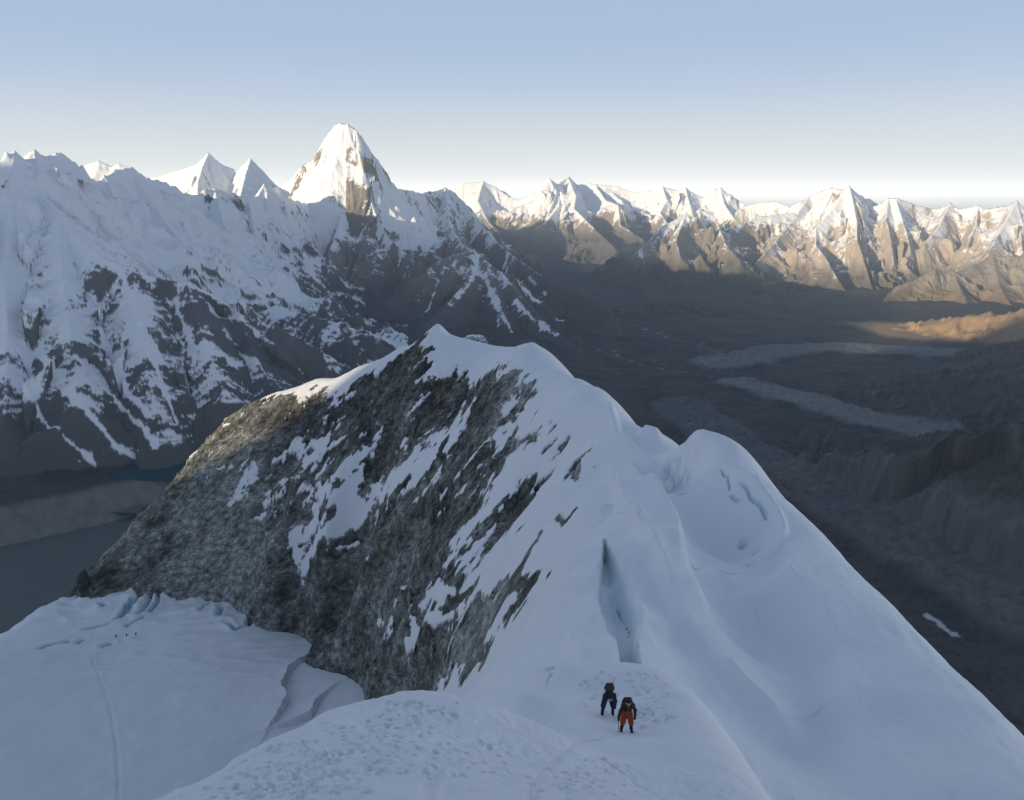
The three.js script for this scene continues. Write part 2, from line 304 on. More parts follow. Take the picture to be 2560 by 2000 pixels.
const rightRange = mountain({
  name: 'pyramid_peak_range', bend: 0.8, span: [1840, 2760, 10200, 17500], t: 1.4, base: -1350, k: 40,
  list: [
    { pts: [[1800, 560, 15500], [1858, 515, 15800], [1903, 505, 15800], [1944, 503, 15700], [1977, 517, 15500], [2006, 511, 15400], [2023, 490, 15500], [2050, 478, 15400], [2080, 468, 15300], [2105, 474, 15000], [2124, 465, 14500], [2138, 478, 14700], [2156, 490, 14900], [2176, 497, 15000], [2196, 511, 15000], [2216, 494, 14600], [2245, 495, 14500], [2278, 507, 14600], [2319, 519, 14700], [2352, 519, 14700], [2375, 507, 14600], [2402, 522, 14500], [2447, 511, 14400], [2468, 522, 14200], [2517, 511, 13900], [2542, 501, 13600], [2558, 524, 13700], [2620, 540, 13700], [2780, 520, 13400]], a: [1.7, 0.5, 550] },
    { pts: [[2124, 465, 14500], [2132, 500, 14250], [2142, 550, 13800], [2143, 594, 13400], [2155, 633, 13000], [2172, 690, 12400], [2185, 730, 12000]], a: [1.15, 0.5, 500], b: [2.4, 0.6, 420] },
    { pts: [[2110, 480, 14500], [2085, 520, 14200], [2040, 568, 13800], [2039, 609, 13400], [2062, 640, 13000]], a: [1.4, 0.5, 350] },
    { pts: [[2023, 490, 15500], [1990, 540, 14700], [1940, 600, 13900], [1885, 660, 13000]], a: [1.2, 0.5, 400] },
    { pts: [[2062, 640, 13000], [2090, 690, 12300], [2120, 735, 11700]], a: [1.3, 0.45, 300] },
    { pts: [[2222, 494, 14600], [2215, 545, 14000], [2228, 600, 13500], [2235, 655, 13000]], a: [1.3, 0.5, 300], b: [2.0, 0.55, 260] },
    { pts: [[2240, 495, 14500], [2255, 545, 14000], [2270, 591, 13600], [2278, 630, 13200]], a: [1.3, 0.5, 300], b: [2.0, 0.55, 260] },
    { pts: [[2375, 507, 14600], [2350, 560, 14000], [2310, 610, 13400]], a: [1.4, 0.5, 300] },
    { pts: [[2447, 511, 14400], [2440, 560, 13900], [2420, 610, 13300]], a: [1.4, 0.5, 300] },
    { pts: [[2542, 500, 13600], [2549, 560, 13200], [2556, 620, 12700], [2575, 690, 12000]], a: [1.3, 0.5, 400], b: [2.0, 0.55, 300] },
    { pts: [[2542, 500, 13600], [2505, 570, 13000], [2470, 630, 12400]], a: [1.4, 0.5, 350] },
  ],
  rough: { l: 900, a: 330, d: 260, g: 0.55 }, flute: { l: 120, a: 46, L: 420, A: 90 }, rock: [0.3, 0.255, 0.21], rock2: [0.55, 0.475, 0.39], low: [-1120, [0.13, 0.115, 0.09]],
  band: 0.8, snow: { m: 0.6, b: 0.05, y: -520, r: 620, k: 1.9, n: 0.62, f: 1.15, l: 260 },
  spots: [[2085, 520, 40, 0.6], [2045, 575, 25, 0.6], [2190, 620, 30, 0.3], [2225, 520, 25, 0.5], [2245, 540, 20, 0.5], [2530, 560, 30, 0.4], [2300, 660, 60, -0.4], [2090, 640, 30, 0.5]],
  label: 'sunlit pyramid peak with a steep right edge in the right skyline range',
});
const domeHill = mountain({
  name: 'rock_dome_hill', bend: 0.6, span: [2080, 2760, 8800, 13000], t: 1.4, base: -1330, k: 90,
  list: [
    { pts: [[2170, 790, 10300], [2215, 752, 10600], [2270, 708, 11000], [2335, 676, 11200], [2385, 684, 11200], [2430, 668, 11400], [2480, 640, 11700], [2560, 640, 11500], [2700, 640, 11000]], a: [0.75, 0.6, 700] },
    { pts: [[2385, 684, 11200], [2410, 740, 10500], [2425, 790, 10000]], a: [0.9, 0.5, 300] },
    { pts: [[2480, 640, 11700], [2500, 720, 10800], [2540, 780, 10000]], a: [0.8, 0.5, 400] },
  ],
  rough: { l: 600, a: 190, d: 220, g: 0.55 }, flute: { l: 110, a: 46 }, rock: [0.22, 0.19, 0.15], rock2: [0.38, 0.33, 0.265], low: [-1220, [0.2, 0.15, 0.09]],
  snow: { b: -0.7, y: -300, r: 700, k: 1.2, n: 0.7, f: 0.7, l: 300 }, label: 'rounded grey-brown rock hill lit by the sun below the right range',
});
const leftPeaks = mountain({
  name: 'far_pyramid_peak', span: [150, 760, 12600, 16000], t: 2.0, hide: () => 505, base: -900, k: 40,
  list: [
    { pts: [[150, 440, 14500], [206, 412, 14500], [232, 405, 14500], [247, 400, 14500], [262, 407, 14500], [280, 416, 14500], [297, 407, 14400], [322, 416, 14400], [360, 442, 14300], [400, 438, 14200], [453, 422, 14100], [494, 408, 14000], [521, 381, 13900], [552, 408, 14000], [597, 424, 14000], [605, 413, 13900], [626, 395, 13800], [655, 424, 13800], [690, 462, 13800], [760, 490, 13800]], a: [1.6, 0.8, 500] },
    { pts: [[521, 381, 13900], [507, 415, 13600], [497, 450, 13300], [494, 490, 13000]], a: [1.2, 0.8, 500], b: [2.4, 1.2, 400] },
    { pts: [[626, 395, 13800], [612, 440, 13400], [600, 490, 13000]], a: [1.6, 0.8, 400] },
  ],
  rough: { l: 700, a: 150, d: 240 }, flute: { l: 90, a: 34, L: 300, A: 50 }, rock: ROCK, rock2: ROCK2,
  snow: { m: 0.3, b: 0.3, y: 0, r: 900, k: 1.2, n: 0.6, f: 0.6, l: 350 }, label: 'far pyramid peak rising sunlit behind the shaded left mountain wall',
});
const greatPeak = mountain({
  name: 'great_snow_peak', bend: 0.35, span: [560, 1640, 6300, 12900], t: 1.6, hide: outline([[600, 500], [700, 510], [760, 520], [765, 780], [860, 820], [1000, 900], [1001, 850], [1090, 815], [1300, 860], [1400, 930], [1500, 960]]), base: -1290, k: 30,
  list: [
    { pts: [[640, 500, 10300], [665, 482, 10300], [696, 465, 10250], [729, 445, 10200], [745, 424, 10180], [762, 408, 10150], [787, 398, 10100], [795, 382, 10080], [803, 362, 10060], [813, 344, 10040], [824, 328, 10020], [836, 313, 10000], [850, 307, 10000], [869, 310, 10000], [890, 324, 10000], [903, 338, 10020], [916, 360, 10040], [928, 383, 10060], [944, 399, 10050]], a: [2.2, 1.2, 600], b: [2.0, 1.0, 600] },
    { pts: [[944, 399, 10050], [952, 418, 10080], [961, 441, 10150], [975, 458, 10300], [990, 470, 10450], [1031, 476, 10900], [1047, 482, 11050], [1088, 476, 11400], [1113, 468, 11600], [1134, 478, 11650], [1158, 502, 11500], [1179, 535, 11200], [1212, 573, 10700], [1253, 614, 10200], [1294, 647, 9700], [1336, 676, 9200], [1377, 702, 8800], [1439, 728, 8400], [1520, 768, 7900]], a: [1.7, 0.6, 500], b: [1.5, 0.8, 500] },
    { pts: [[944, 399, 10050], [940, 440, 9880], [928, 478, 9700], [929, 508, 9580], [945, 545, 9450], [970, 590, 9250], [1010, 628, 9000], [1055, 668, 8700]], a: [1.8, 0.75, 420], b: [2.6, 0.7, 420] },
    { pts: [[929, 508, 9580], [912, 570, 9300], [897, 640, 9000], [872, 705, 8650], [838, 758, 8300]], a: [1.6, 0.6, 320] },
    { pts: [[696, 465, 10250], [668, 470, 9900], [655, 510, 9700], [640, 580, 9200], [620, 650, 8700], [605, 700, 8300]], a: [1.6, 0.7, 320] },
    { pts: [[860, 480, 9760], [850, 560, 9300], [820, 640, 8800]], a: [1.4, 0.8, 260] },
    { pts: [[760, 500, 9850], [745, 580, 9250], [725, 660, 8800]], a: [1.4, 0.8, 260] },
    { pts: [[1113, 468, 11600], [1125, 565, 10600], [1150, 606, 9500], [1183, 626, 8400]], a: [1.3, 0.7, 400] },
    { pts: [[1075, 668, 7950], [1100, 650, 8050], [1140, 634, 8200], [1183, 626, 8400], [1250, 680, 7950], [1300, 740, 7500], [1350, 795, 7100], [1445, 872, 6600]], a: [0.9, 0.62, 500] },
    { pts: [[1183, 626, 8400], [1175, 690, 7800], [1120, 760, 7200], [1062, 812, 6800]], a: [0.95, 0.62, 400] },
    { pts: [[1215, 655, 8150], [1245, 740, 7450], [1270, 810, 7000], [1300, 865, 6650]], a: [0.95, 0.62, 400] },
  ],
  rough: { l: 560, a: 215, d: 260 }, flute: { l: 58, a: 50, L: 240, A: 60 }, rock: [0.13, 0.12, 0.108], rock2: [0.29, 0.262, 0.228], low: [-880, [0.095, 0.097, 0.092]],
  band: 0.8, rib: 0.75, snow: { m: 0.5, b: 0.06, y: -430, r: 430, k: 1.5, n: 0.5, f: 0.95, l: 200 },
  spots: [[855, 340, 40, 0.9], [810, 396, 20, -0.9], [838, 390, 16, -0.8], [918, 414, 16, -0.9], [895, 408, 14, -0.6], [870, 460, 14, -0.4], [800, 440, 60, -0.1], [870, 500, 30, -0.5], [905, 560, 30, -0.7], [890, 640, 35, -0.9], [860, 720, 40, -1.2], [940, 560, 22, -0.4], [830, 720, 18, 0.6], [740, 600, 50, 0.7], [700, 680, 40, 0.4], [1040, 560, 60, 0.7], [1060, 620, 40, 0.8], [1105, 510, 22, -0.8], [1130, 540, 20, -0.7], [1000, 520, 40, 0.4], [1080, 660, 40, -1], [1150, 640, 40, -0.8], [1000, 720, 60, -1], [960, 640, 40, 0.3], [1215, 740, 26, 0.55], [1290, 780, 22, 0.9], [1340, 840, 30, 0.9], [1290, 840, 20, 0.7], [1150, 700, 30, 0.45], [1350, 740, 18, 0.6], [1180, 780, 30, -0.8]],
  streaks: [[[[1290, 755], [1330, 798], [1390, 838], [1442, 868]], 9, 1.4], [[[1180, 640], [1215, 700], [1240, 760], [1250, 830]], 8, 1.1], [[[1260, 665], [1310, 720], [1350, 755], [1400, 800]], 7, 1.1], [[[1140, 650], [1090, 720], [1055, 790]], 5, 1], [[[1240, 745], [1262, 800], [1300, 862]], 8, 1.2], [[[1320, 690], [1360, 730], [1410, 770]], 5, 1], [[[1195, 640], [1180, 700], [1140, 745]], 6, 0.9]],
  label: 'tall sunlit snow tower peak with fluted faces, highest summit left of centre',
});
const leftWall = mountain({
  name: 'left_mountain_wall', bend: 0.4, span: [-420, 1010, 2900, 10600], t: 2.3, base: -1120, k: 40,
  list: [
    { pts: [[-400, 420, 4700], [-150, 395, 5000], [0, 404, 5200], [16, 381, 5250], [37, 381, 5300], [56, 402, 5350], [72, 390, 5400], [85, 377, 5450], [100, 383, 5520], [124, 388, 5600], [148, 378, 5680], [167, 391, 5750], [187, 404, 5830], [206, 416, 5920], [218, 439, 6000], [247, 453, 6200], [264, 439, 6300], [288, 422, 6450], [328, 418, 6700], [350, 432, 6850], [371, 445, 7000], [412, 453, 7300], [437, 463, 7500], [453, 484, 7700], [501, 482, 8000], [511, 472, 8050], [536, 471, 8150], [577, 480, 8400], [618, 490, 8650], [645, 488, 8850], [660, 458, 9000], [676, 463, 9100], [700, 486, 9250], [760, 505, 9600], [850, 520, 10000]], a: [1.55, 0.92, 420], b: [1.6, 0.9, 500] },
    { pts: [[85, 377, 5450], [98, 430, 5260], [90, 475, 5150], [150, 540, 4850], [262, 645, 4450], [330, 668, 4420], [400, 694, 4420], [470, 705, 4450], [530, 737, 4480], [600, 790, 4400], [690, 815, 4350], [790, 870, 4300], [900, 935, 4250], [1000, 980, 4200]], a: [0.95, 0.7, 500], b: [1.1, 0.75, 400] },
    { pts: [[600, 775, 6600], [680, 780, 6400], [780, 795, 6100], [880, 825, 5750]], a: [0.3, 0.25, 300] },
    { pts: [[264, 439, 6300], [300, 540, 5900], [360, 640, 5500]], a: [0.95, 0.7, 260] },
    { pts: [[618, 490, 8650], [640, 590, 7900], [650, 680, 7300]], a: [1.4, 0.7, 260] },
    { pts: [[453, 484, 7700], [500, 580, 7100], [545, 680, 6700]], a: [1.3, 0.7, 240] },
    { pts: [[330, 668, 4420], [350, 800, 4000], [370, 940, 3650], [400, 1060, 3400]], a: [0.9, 0.62, 300] },
    { pts: [[150, 540, 4850], [160, 700, 4250], [180, 850, 3800], [205, 1010, 3400]], a: [0.8, 0.6, 300] },
    { pts: [[470, 705, 4450], [510, 850, 4000], [560, 980, 3650]], a: [0.9, 0.62, 300] },
    { pts: [[37, 381, 5300], [20, 480, 4950], [10, 640, 4450], [20, 850, 3800], [10, 1060, 3300]], a: [0.8, 0.6, 320] },
    { pts: [[600, 790, 4400], [640, 900, 4050], [700, 980, 3800]], a: [0.85, 0.6, 280] },
    { pts: [[690, 760, 5400], [780, 790, 5250], [850, 805, 5200], [940, 850, 5100]], a: [0.9, 0.5, 300] },
    { pts: [[328, 418, 6700], [380, 510, 6400], [450, 600, 6000], [520, 690, 5700]], a: [0.9, 0.6, 260] },
    { pts: [[536, 471, 8150], [560, 560, 7500], [590, 650, 6900]], a: [1.2, 0.6, 260] },
  ],
  rough: { l: 520, a: 175, d: 300 }, flute: { l: 62, a: 34, L: 300, A: 80 }, rock: DARK, rock2: [0.17, 0.172, 0.168], low: [-900, [0.088, 0.09, 0.086]],
  snow: { m: 0.85, b: 0.36, y: -680, r: 620, k: 1.4, n: 0.68, f: 0.8, l: 150 },
  spots: [[250, 520, 140, 0.6], [120, 560, 100, 0.5], [330, 600, 60, 0.5], [430, 640, 40, 0.6], [18, 460, 26, -0.8], [300, 690, 45, -0.9], [400, 720, 50, -1.1], [480, 770, 60, -0.9], [560, 820, 80, -0.8], [700, 880, 90, -1.2], [600, 700, 40, 0.5], [560, 560, 40, 0.1], [520, 500, 26, -0.9], [590, 510, 24, -0.6], [180, 760, 24, -0.6], [200, 880, 40, -0.5], [60, 800, 60, 0.3], [290, 900, 40, 0.2], [60, 1100, 80, -1.2], [330, 1050, 60, -0.6], [780, 800, 40, -0.5], [600, 520, 30, -0.6], [640, 560, 28, -0.5], [690, 520, 25, -0.5], [750, 540, 34, -0.6], [820, 525, 25, -0.8], [560, 600, 24, -0.45], [500, 555, 20, -0.5], [470, 600, 18, -0.45], [620, 640, 22, -0.5], [720, 620, 26, -0.35], [540, 680, 22, -0.5], [440, 540, 16, -0.5], [350, 500, 10, -0.5], [160, 400, 9, -0.7], [300, 560, 14, -0.4], [390, 640, 14, -0.5], [30, 640, 20, -0.4], [100, 690, 20, -0.45], [240, 620, 16, -0.4]],
  band: 0.9, rib: 0.8, streaks: [[[[190, 890], [240, 945], [290, 1000], [330, 1045], [392, 1112]], 7, 1.5], [[[270, 870], [300, 930], [325, 990], [372, 1040]], 7, 1.5], [[[368, 870], [395, 930], [412, 985], [442, 1052]], 4, 1.6], [[[40, 960], [100, 1040], [160, 1092], [240, 1162]], 6, 1.5], [[[90, 880], [150, 960], [220, 1030], [262, 1080], [335, 1140]], 12, 1.4], [[[300, 650], [315, 740], [330, 830], [345, 900]], 9, 1.2], [[[440, 760], [470, 830], [490, 900]], 9, 1.1], [[[520, 760], [570, 840], [640, 910]], 8, 0.9], [[[230, 740], [250, 800], [262, 860]], 8, 1], [[[600, 790], [680, 860], [760, 930]], 8, 0.8]],
  label: 'huge shaded snow and rock mountain wall rising above the lakes at left',
});

// ---------------------------------------------------------------- valley with lakes, moraines, glacier tongues
const LAKE_Y = -1150, TARN_Y = -1062;
const shore = path([[-2400, 1500, 1], [0, 1367, 1], [60, 1354, 1], [130, 1338, 1], [250, 1312, 1], [330, 1290, 1], [460, 1260, 1], [620, 1240, 1]].map(p => { const q = P(...p), d = LAKE_Y / q[1]; return [q[0] * d, LAKE_Y, -d]; }));
const tarnEdge = [[272, 1192], [300, 1174], [340, 1158], [385, 1148], [440, 1143], [560, 1141], [640, 1165], [600, 1192], [420, 1196], [340, 1198], [285, 1198]].map(([px, py]) => { const q = P(px, py, 1), d = TARN_Y / q[1]; return [q[0] * d, q[2] * d]; });
function inPoly(poly, x, z) { let c = false; for (let i = 0, j = poly.length - 1; i < poly.length; j = i++) { const a = poly[i], b = poly[j]; if ((a[1] > z) !== (b[1] > z) && x < (b[0] - a[0]) * (z - a[1]) / (b[1] - a[1]) + a[0]) c = !c; } return c; }
const V = crests([
  { pts: [[1985, 1050, 4600], [2060, 1062, 4250], [2200, 1088, 3800], [2330, 1105, 3500], [2450, 1118, 3250], [2500, 1100, 3150], [2560, 1085, 3050], [2750, 1040, 2850], [3000, 980, 2700]], a: [0.85, 0.6, 220], b: [0.4, 0.4, 300] },
  { pts: [[2060, 1062, 4250], [2040, 1120, 4050], [2010, 1170, 3900]], a: [0.7, 0.5, 160] },
  { pts: [[2200, 1088, 3800], [2180, 1150, 3650], [2150, 1210, 3500]], a: [0.7, 0.5, 160] },
  { pts: [[2330, 1105, 3500], [2310, 1190, 3380], [2290, 1260, 3270]], a: [0.8, 0.6, 160] },
  { pts: [[2450, 1118, 3250], [2440, 1230, 3050], [2430, 1350, 2850]], a: [0.8, 0.6, 160] },
  { pts: [[2560, 1085, 3050], [2545, 1250, 2830], [2530, 1400, 2630]], a: [0.8, 0.6, 160] },
  { pts: [[2030, 972, 5500], [2150, 960, 5350], [2300, 945, 5200], [2420, 925, 5000], [2560, 895, 4800], [2800, 830, 4500]], a: [0.5, 0.42, 300], b: [0.4, 0.35, 300] },
  { pts: [[2330, 905, 6800], [2420, 870, 6700], [2560, 850, 6500], [2800, 800, 6200]], a: [0.4, 0.35, 400] },
  { pts: [[2130, 862, 8300], [2200, 838, 8300], [2270, 826, 8200], [2340, 808, 8100], [2420, 790, 8000], [2500, 786, 7800], [2600, 770, 7600], [2800, 740, 7200]], a: [0.55, 0.42, 300], b: [0.3, 0.25, 400] },
  { pts: [[1560, 760, 9500], [1700, 745, 9800], [1850, 770, 9600], [2000, 800, 9200], [2100, 825, 8800]], a: [0.25, 0.22, 400] },
  { pts: [[1950, 700, 12000], [1900, 755, 10600], [1800, 825, 9000]], a: [0.32, 0.26, 500] },
  { pts: [[2110, 738, 11600], [2070, 790, 10200], [1990, 850, 8700]], a: [0.34, 0.26, 500] },
  { pts: [[2185, 745, 11000], [2170, 800, 9600], [2120, 858, 8500]], a: [0.34, 0.26, 500] },
  { pts: [[1620, 700, 12200], [1640, 745, 10800], [1600, 800, 9300]], a: [0.32, 0.26, 500] },
  { pts: [[1450, 720, 11500], [1480, 770, 9800]], a: [0.32, 0.26, 500] },
  { pts: [[760, 830, 5800], [860, 850, 5500], [960, 880, 5200], [1080, 930, 4900]], a: [0.45, 0.4, 300] },
], 30);
const tongues = [
  { l: path([[1850, 985, 5650], [1960, 990, 5350], [2080, 1020, 4950], [2200, 1052, 4600], [2330, 1080, 4350], [2450, 1095, 4150], [2620, 1100, 4000]].map(p => P(...p))), w: 165, g: 1 },
  { l: path([[1700, 1040, 5000], [1840, 1130, 4150], [1960, 1190, 3700], [2100, 1265, 3300], [2250, 1350, 2950], [2400, 1440, 2650], [2620, 1570, 2300]].map(p => P(...p))), w: 190, g: 0.42 },
  { l: path([[1800, 935, 6400], [1900, 912, 6800], [2000, 898, 7100], [2100, 897, 7100], [2200, 900, 7000], [2340, 903, 6900]].map(p => P(...p))), w: 240, g: 0.8 },
];
const sunlitDryHill = path([[2130, 862, 8300], [2200, 838, 8300], [2270, 826, 8200], [2340, 808, 8100], [2420, 790, 8000], [2500, 786, 7800], [2600, 770, 7600]].map(q => P(...q)));
const river = path([[1500, 870, 7000], [1640, 905, 6400], [1760, 925, 6050], [1790, 905, 6500], [1830, 885, 6900], [1760, 860, 7400], [1640, 835, 8000]].map(p => P(...p)));
const floorY = (x, z) => {
  const sx = shore(x, z), far = sx[2] < 0 ? sx[0] : -sx[0];        // beyond the shore the moraine bank climbs
  const west = step(700, -600, x + z * 0.05);
  const plain = -1265 + 22 * fbm(x / 420, z / 420, 4) + 16 * ridged(x / 75, z / 75, 4, 0.55);
  const bank = (far > 0 ? Math.min(LAKE_Y + far * 0.62, -1058 + 12 * noise(x / 150, z / 150)) : LAKE_Y + Math.max(-40, far * 0.5)) + (far > 0 ? 7 * ridged(x / 60, z / 60, 3) : 0);
  return mix(plain, bank, west);
};
const valleyY = (x, z) => {
  const o = V(x, z), d = o[1]; let y = o[0];
  y += 95 * step(0, 220, d) * (ridged(x / 300 + 3, z / 300, 6, 0.55) - 0.4) + 22 * step(0, 120, d) * (ridged(x / 85 + 7, z / 85, 4, 0.55) - 0.4) + 6 * noise(o[2] / 50, 4);
  let f = floorY(x, z);
  for (const t of tongues) { const q = t.l(x, z), w = t.w * (0.8 + 0.35 * noise(q[1] * 9, t.w)); f += 26 * step(w * 1.25, w * 0.95, q[0]) * (0.7 + 0.6 * ridged(x / 70, z / 70, 3)) + 22 * step(60, 0, Math.abs(q[0] - w * 1.2)); if (q[0] < w) y = Math.min(y, f + (y - f) * step(0.6 * w, w, q[0])); }
  const rv = river(x, z); f -= 8 * step(60, 10, rv[0]);
  y = smax(y, f, 24);
  if (inPoly(tarnEdge, x, z)) y = Math.min(y, TARN_Y - 8);
  return y;
};
const valleyColor = (x, y, z, nx, ny, nz) => {
  const n1 = fbm(x / 260, z / 260, 5, 0.55), n2 = fbm(x / 45 + 9, z / 45, 3, 0.6), vo = V(x, z), hill = step(-30, 40, vo[0] - floorY(x, z)), st = 0.6 * noise(vo[2] / 60 + 1.5 * noise(x / 120, z / 120), y / 160), n4 = fbm(x / 14, z / 14 + y / 20, 2);
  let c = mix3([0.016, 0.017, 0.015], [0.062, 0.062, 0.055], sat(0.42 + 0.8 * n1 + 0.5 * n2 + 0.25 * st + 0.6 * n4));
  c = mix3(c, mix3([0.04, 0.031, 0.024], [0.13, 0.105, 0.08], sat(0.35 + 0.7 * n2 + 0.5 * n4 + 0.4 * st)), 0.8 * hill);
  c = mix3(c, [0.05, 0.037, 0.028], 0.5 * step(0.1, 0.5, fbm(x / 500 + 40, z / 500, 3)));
  c = mix3(c, [0.2, 0.19, 0.165], 0.6 * step(0.3, 0.7, st + 0.5 * n2) * step(0.95, 0.82, ny));
  for (const t of tongues) { const q = t.l(x, z); c = mix3(c, mix3([0.12, 0.13, 0.125], [0.25, 0.262, 0.255], sat(0.5 + 0.9 * n2)), 0.9 * t.g * step(t.w * 1.15, t.w * 0.85, q[0] + 40 * n2)); }
  for (const k of icePatches) c = mix3(c, [0.5, 0.53, 0.55], step(1, 0.75, k.l(x, z)[0] / k.w + 0.4 * n4));
  const rv = river(x, z); c = mix3(c, [0.3, 0.3, 0.28], 0.8 * step(0.25, 0.6, noise(x / 70, z / 110) + 0.4 * n2) * step(150, 40, rv[0]));
  if (z < -6300) { const q = sunlitDryHill(x, z); c = mix3(c, [0.42, 0.29, 0.16], step(640, 330, q[0] + 160 * n1) * step(0, 0.12, q[1]) * (0.85 + 0.3 * n2)); }  // dry grass, colour raised and kept to the sunlit part of the hill
  const sx = shore(x, z), far = sx[2] < 0 ? sx[0] : -sx[0];
  const west = step(700, -600, x + z * 0.05);
  c = mix3(c, mix3([0.13, 0.125, 0.118], [0.2, 0.19, 0.18], sat(0.5 + n2)), west * step(170, 120, far) * step(-60, -20, far));
  return c;
};
const icePatches = [[[[2318, 1538], [2345, 1552], [2362, 1570], [2388, 1588]], 11], [[[1606, 822], [1622, 826]], 5]].map(([l, w]) => { const q = l.map(c => survey(valleyY, c[0], c[1], 1600, 9500)), W = w * -q[0][2] / F; return { l: path(q, W * 3), w: W }; });
const valleyH = valleyY;

// ---------------------------------------------------------------- the near ridge, its rock face and its snow
const rim = [[1330, 858, 400], [1400, 925, 350], [1440, 945, 325], [1487, 966, 297], [1530, 1020, 265], [1575, 1058, 242], [1605, 1074, 228], [1640, 1080, 214], [1668, 1118, 203], [1688, 1130, 196], [1725, 1094, 184], [1765, 1100, 178], [1800, 1112, 173], [1835, 1152, 166], [1900, 1222, 154], [1945, 1262, 146], [2000, 1312, 136], [2060, 1385, 124], [2110, 1448, 113], [2180, 1520, 102], [2250, 1600, 92], [2350, 1705, 80], [2450, 1805, 70], [2560, 1922, 60], [2700, 2060, 50]];
const ridgePts = [
  [1095, 818, 480], [1060, 838, 484], [1130, 838, 478], [1165, 850, 476], [1240, 868, 442], [1280, 867, 428], [1305, 862, 410], [1345, 868, 388], [1000, 868, 497], [900, 915, 515], [800, 945, 528], [740, 968, 535], [680, 985, 540], [620, 1010, 543], [570, 1040, 545], [520, 1085, 543], [470, 1140, 540], [430, 1195, 535], [390, 1250, 528], [330, 1310, 520], [260, 1385, 510], [225, 1420, 503], [205, 1455, 497],
  // right flank: bowl, inner rib, crack gully
  [1560, 1110, 222], [1530, 1140, 208], [1640, 1180, 184], [1700, 1190, 176], [1740, 1180, 172], [1800, 1200, 162], [1850, 1260, 148], [1900, 1320, 138], [1780, 1290, 146], [1720, 1250, 156], [1830, 1390, 127], [1740, 1400, 123], [1930, 1430, 120], [1760, 1520, 103], [1850, 1530, 103], [1980, 1560, 99], [1850, 1640, 90], [2000, 1700, 84], [2130, 1700, 84], [2120, 1850, 71], [2280, 1880, 66], [1960, 1850, 68], [2400, 1960, 56], [2100, 1980, 58], [1950, 1980, 54],
  [1560, 1230, 166], [1610, 1260, 153], [1640, 1300, 140], [1668, 1350, 128], [1690, 1400, 117], [1715, 1470, 104], [1745, 1530, 96], [1800, 1600, 87], [1870, 1690, 78], [1960, 1790, 70],
  [1490, 1300, 142], [1560, 1360, 124], [1600, 1450, 107], [1640, 1530, 94], [1680, 1620, 82], [1740, 1720, 72], [1800, 1830, 62],
  [1515, 1372, 117], [1527, 1450, 101], [1550, 1540, 85], [1565, 1600, 75], [1575, 1650, 68],
  [1450, 1400, 112], [1460, 1480, 98], [1440, 1560, 86], [1480, 1620, 76], [1380, 1650, 74],
  [1480, 1220, 164], [1500, 1120, 215], [1440, 1050, 262], [1400, 1000, 300], [1350, 930, 355], [1480, 1020, 262],
  // left face, from crest to glacier
];
for (const [a, b] of [[[680, 985, 540], [205, 1500, 484]], [[900, 915, 515], [330, 1475, 486]], [[1095, 818, 480], [540, 1502, 478]], [[1325, 860, 400], [640, 1560, 455]], [[1470, 975, 298], [760, 1625, 432]], [[1525, 1145, 206], [862, 1670, 405]], [[1505, 1290, 145], [890, 1790, 358]], [[1450, 1400, 112], [920, 1957, 310]], [[1380, 1650, 74], [950, 2158, 265]]]) {
  const p = P(...a), q = P(...b);
  for (const t of [0.22, 0.45, 0.7, 0.9, 1.1]) ridgePts.push({ w: [0, 1, 2].map(i => mix(p[i], q[i], t) + (i === 1 ? 7 * Math.sin(t * Math.PI) : 0)) });
}
for (const r of rim) { const p = P(...r); ridgePts.push(r, { w: [p[0] + 16, p[1] - 17, p[2] - 9] }, { w: [p[0] + 48, p[1] - 68, p[2] - 26] }); }
for (const r of [[1095, 818, 480], [900, 915, 515], [680, 985, 540], [570, 1040, 545], [390, 1250, 528]]) { const p = P(...r); ridgePts.push({ w: [p[0] - 10, p[1] - 30, p[2] - 26] }, { w: [p[0] - 20, p[1] - 100, p[2] - 80] }); }
for (const w of [[0, -46, -45], [-30, -75, -50], [-70, -130, -60], [30, -52, -40], [0, -55, -25], [40, -62, -20], [-60, -150, -10]]) ridgePts.push({ w });
const ridgeBase = land(ridgePts);

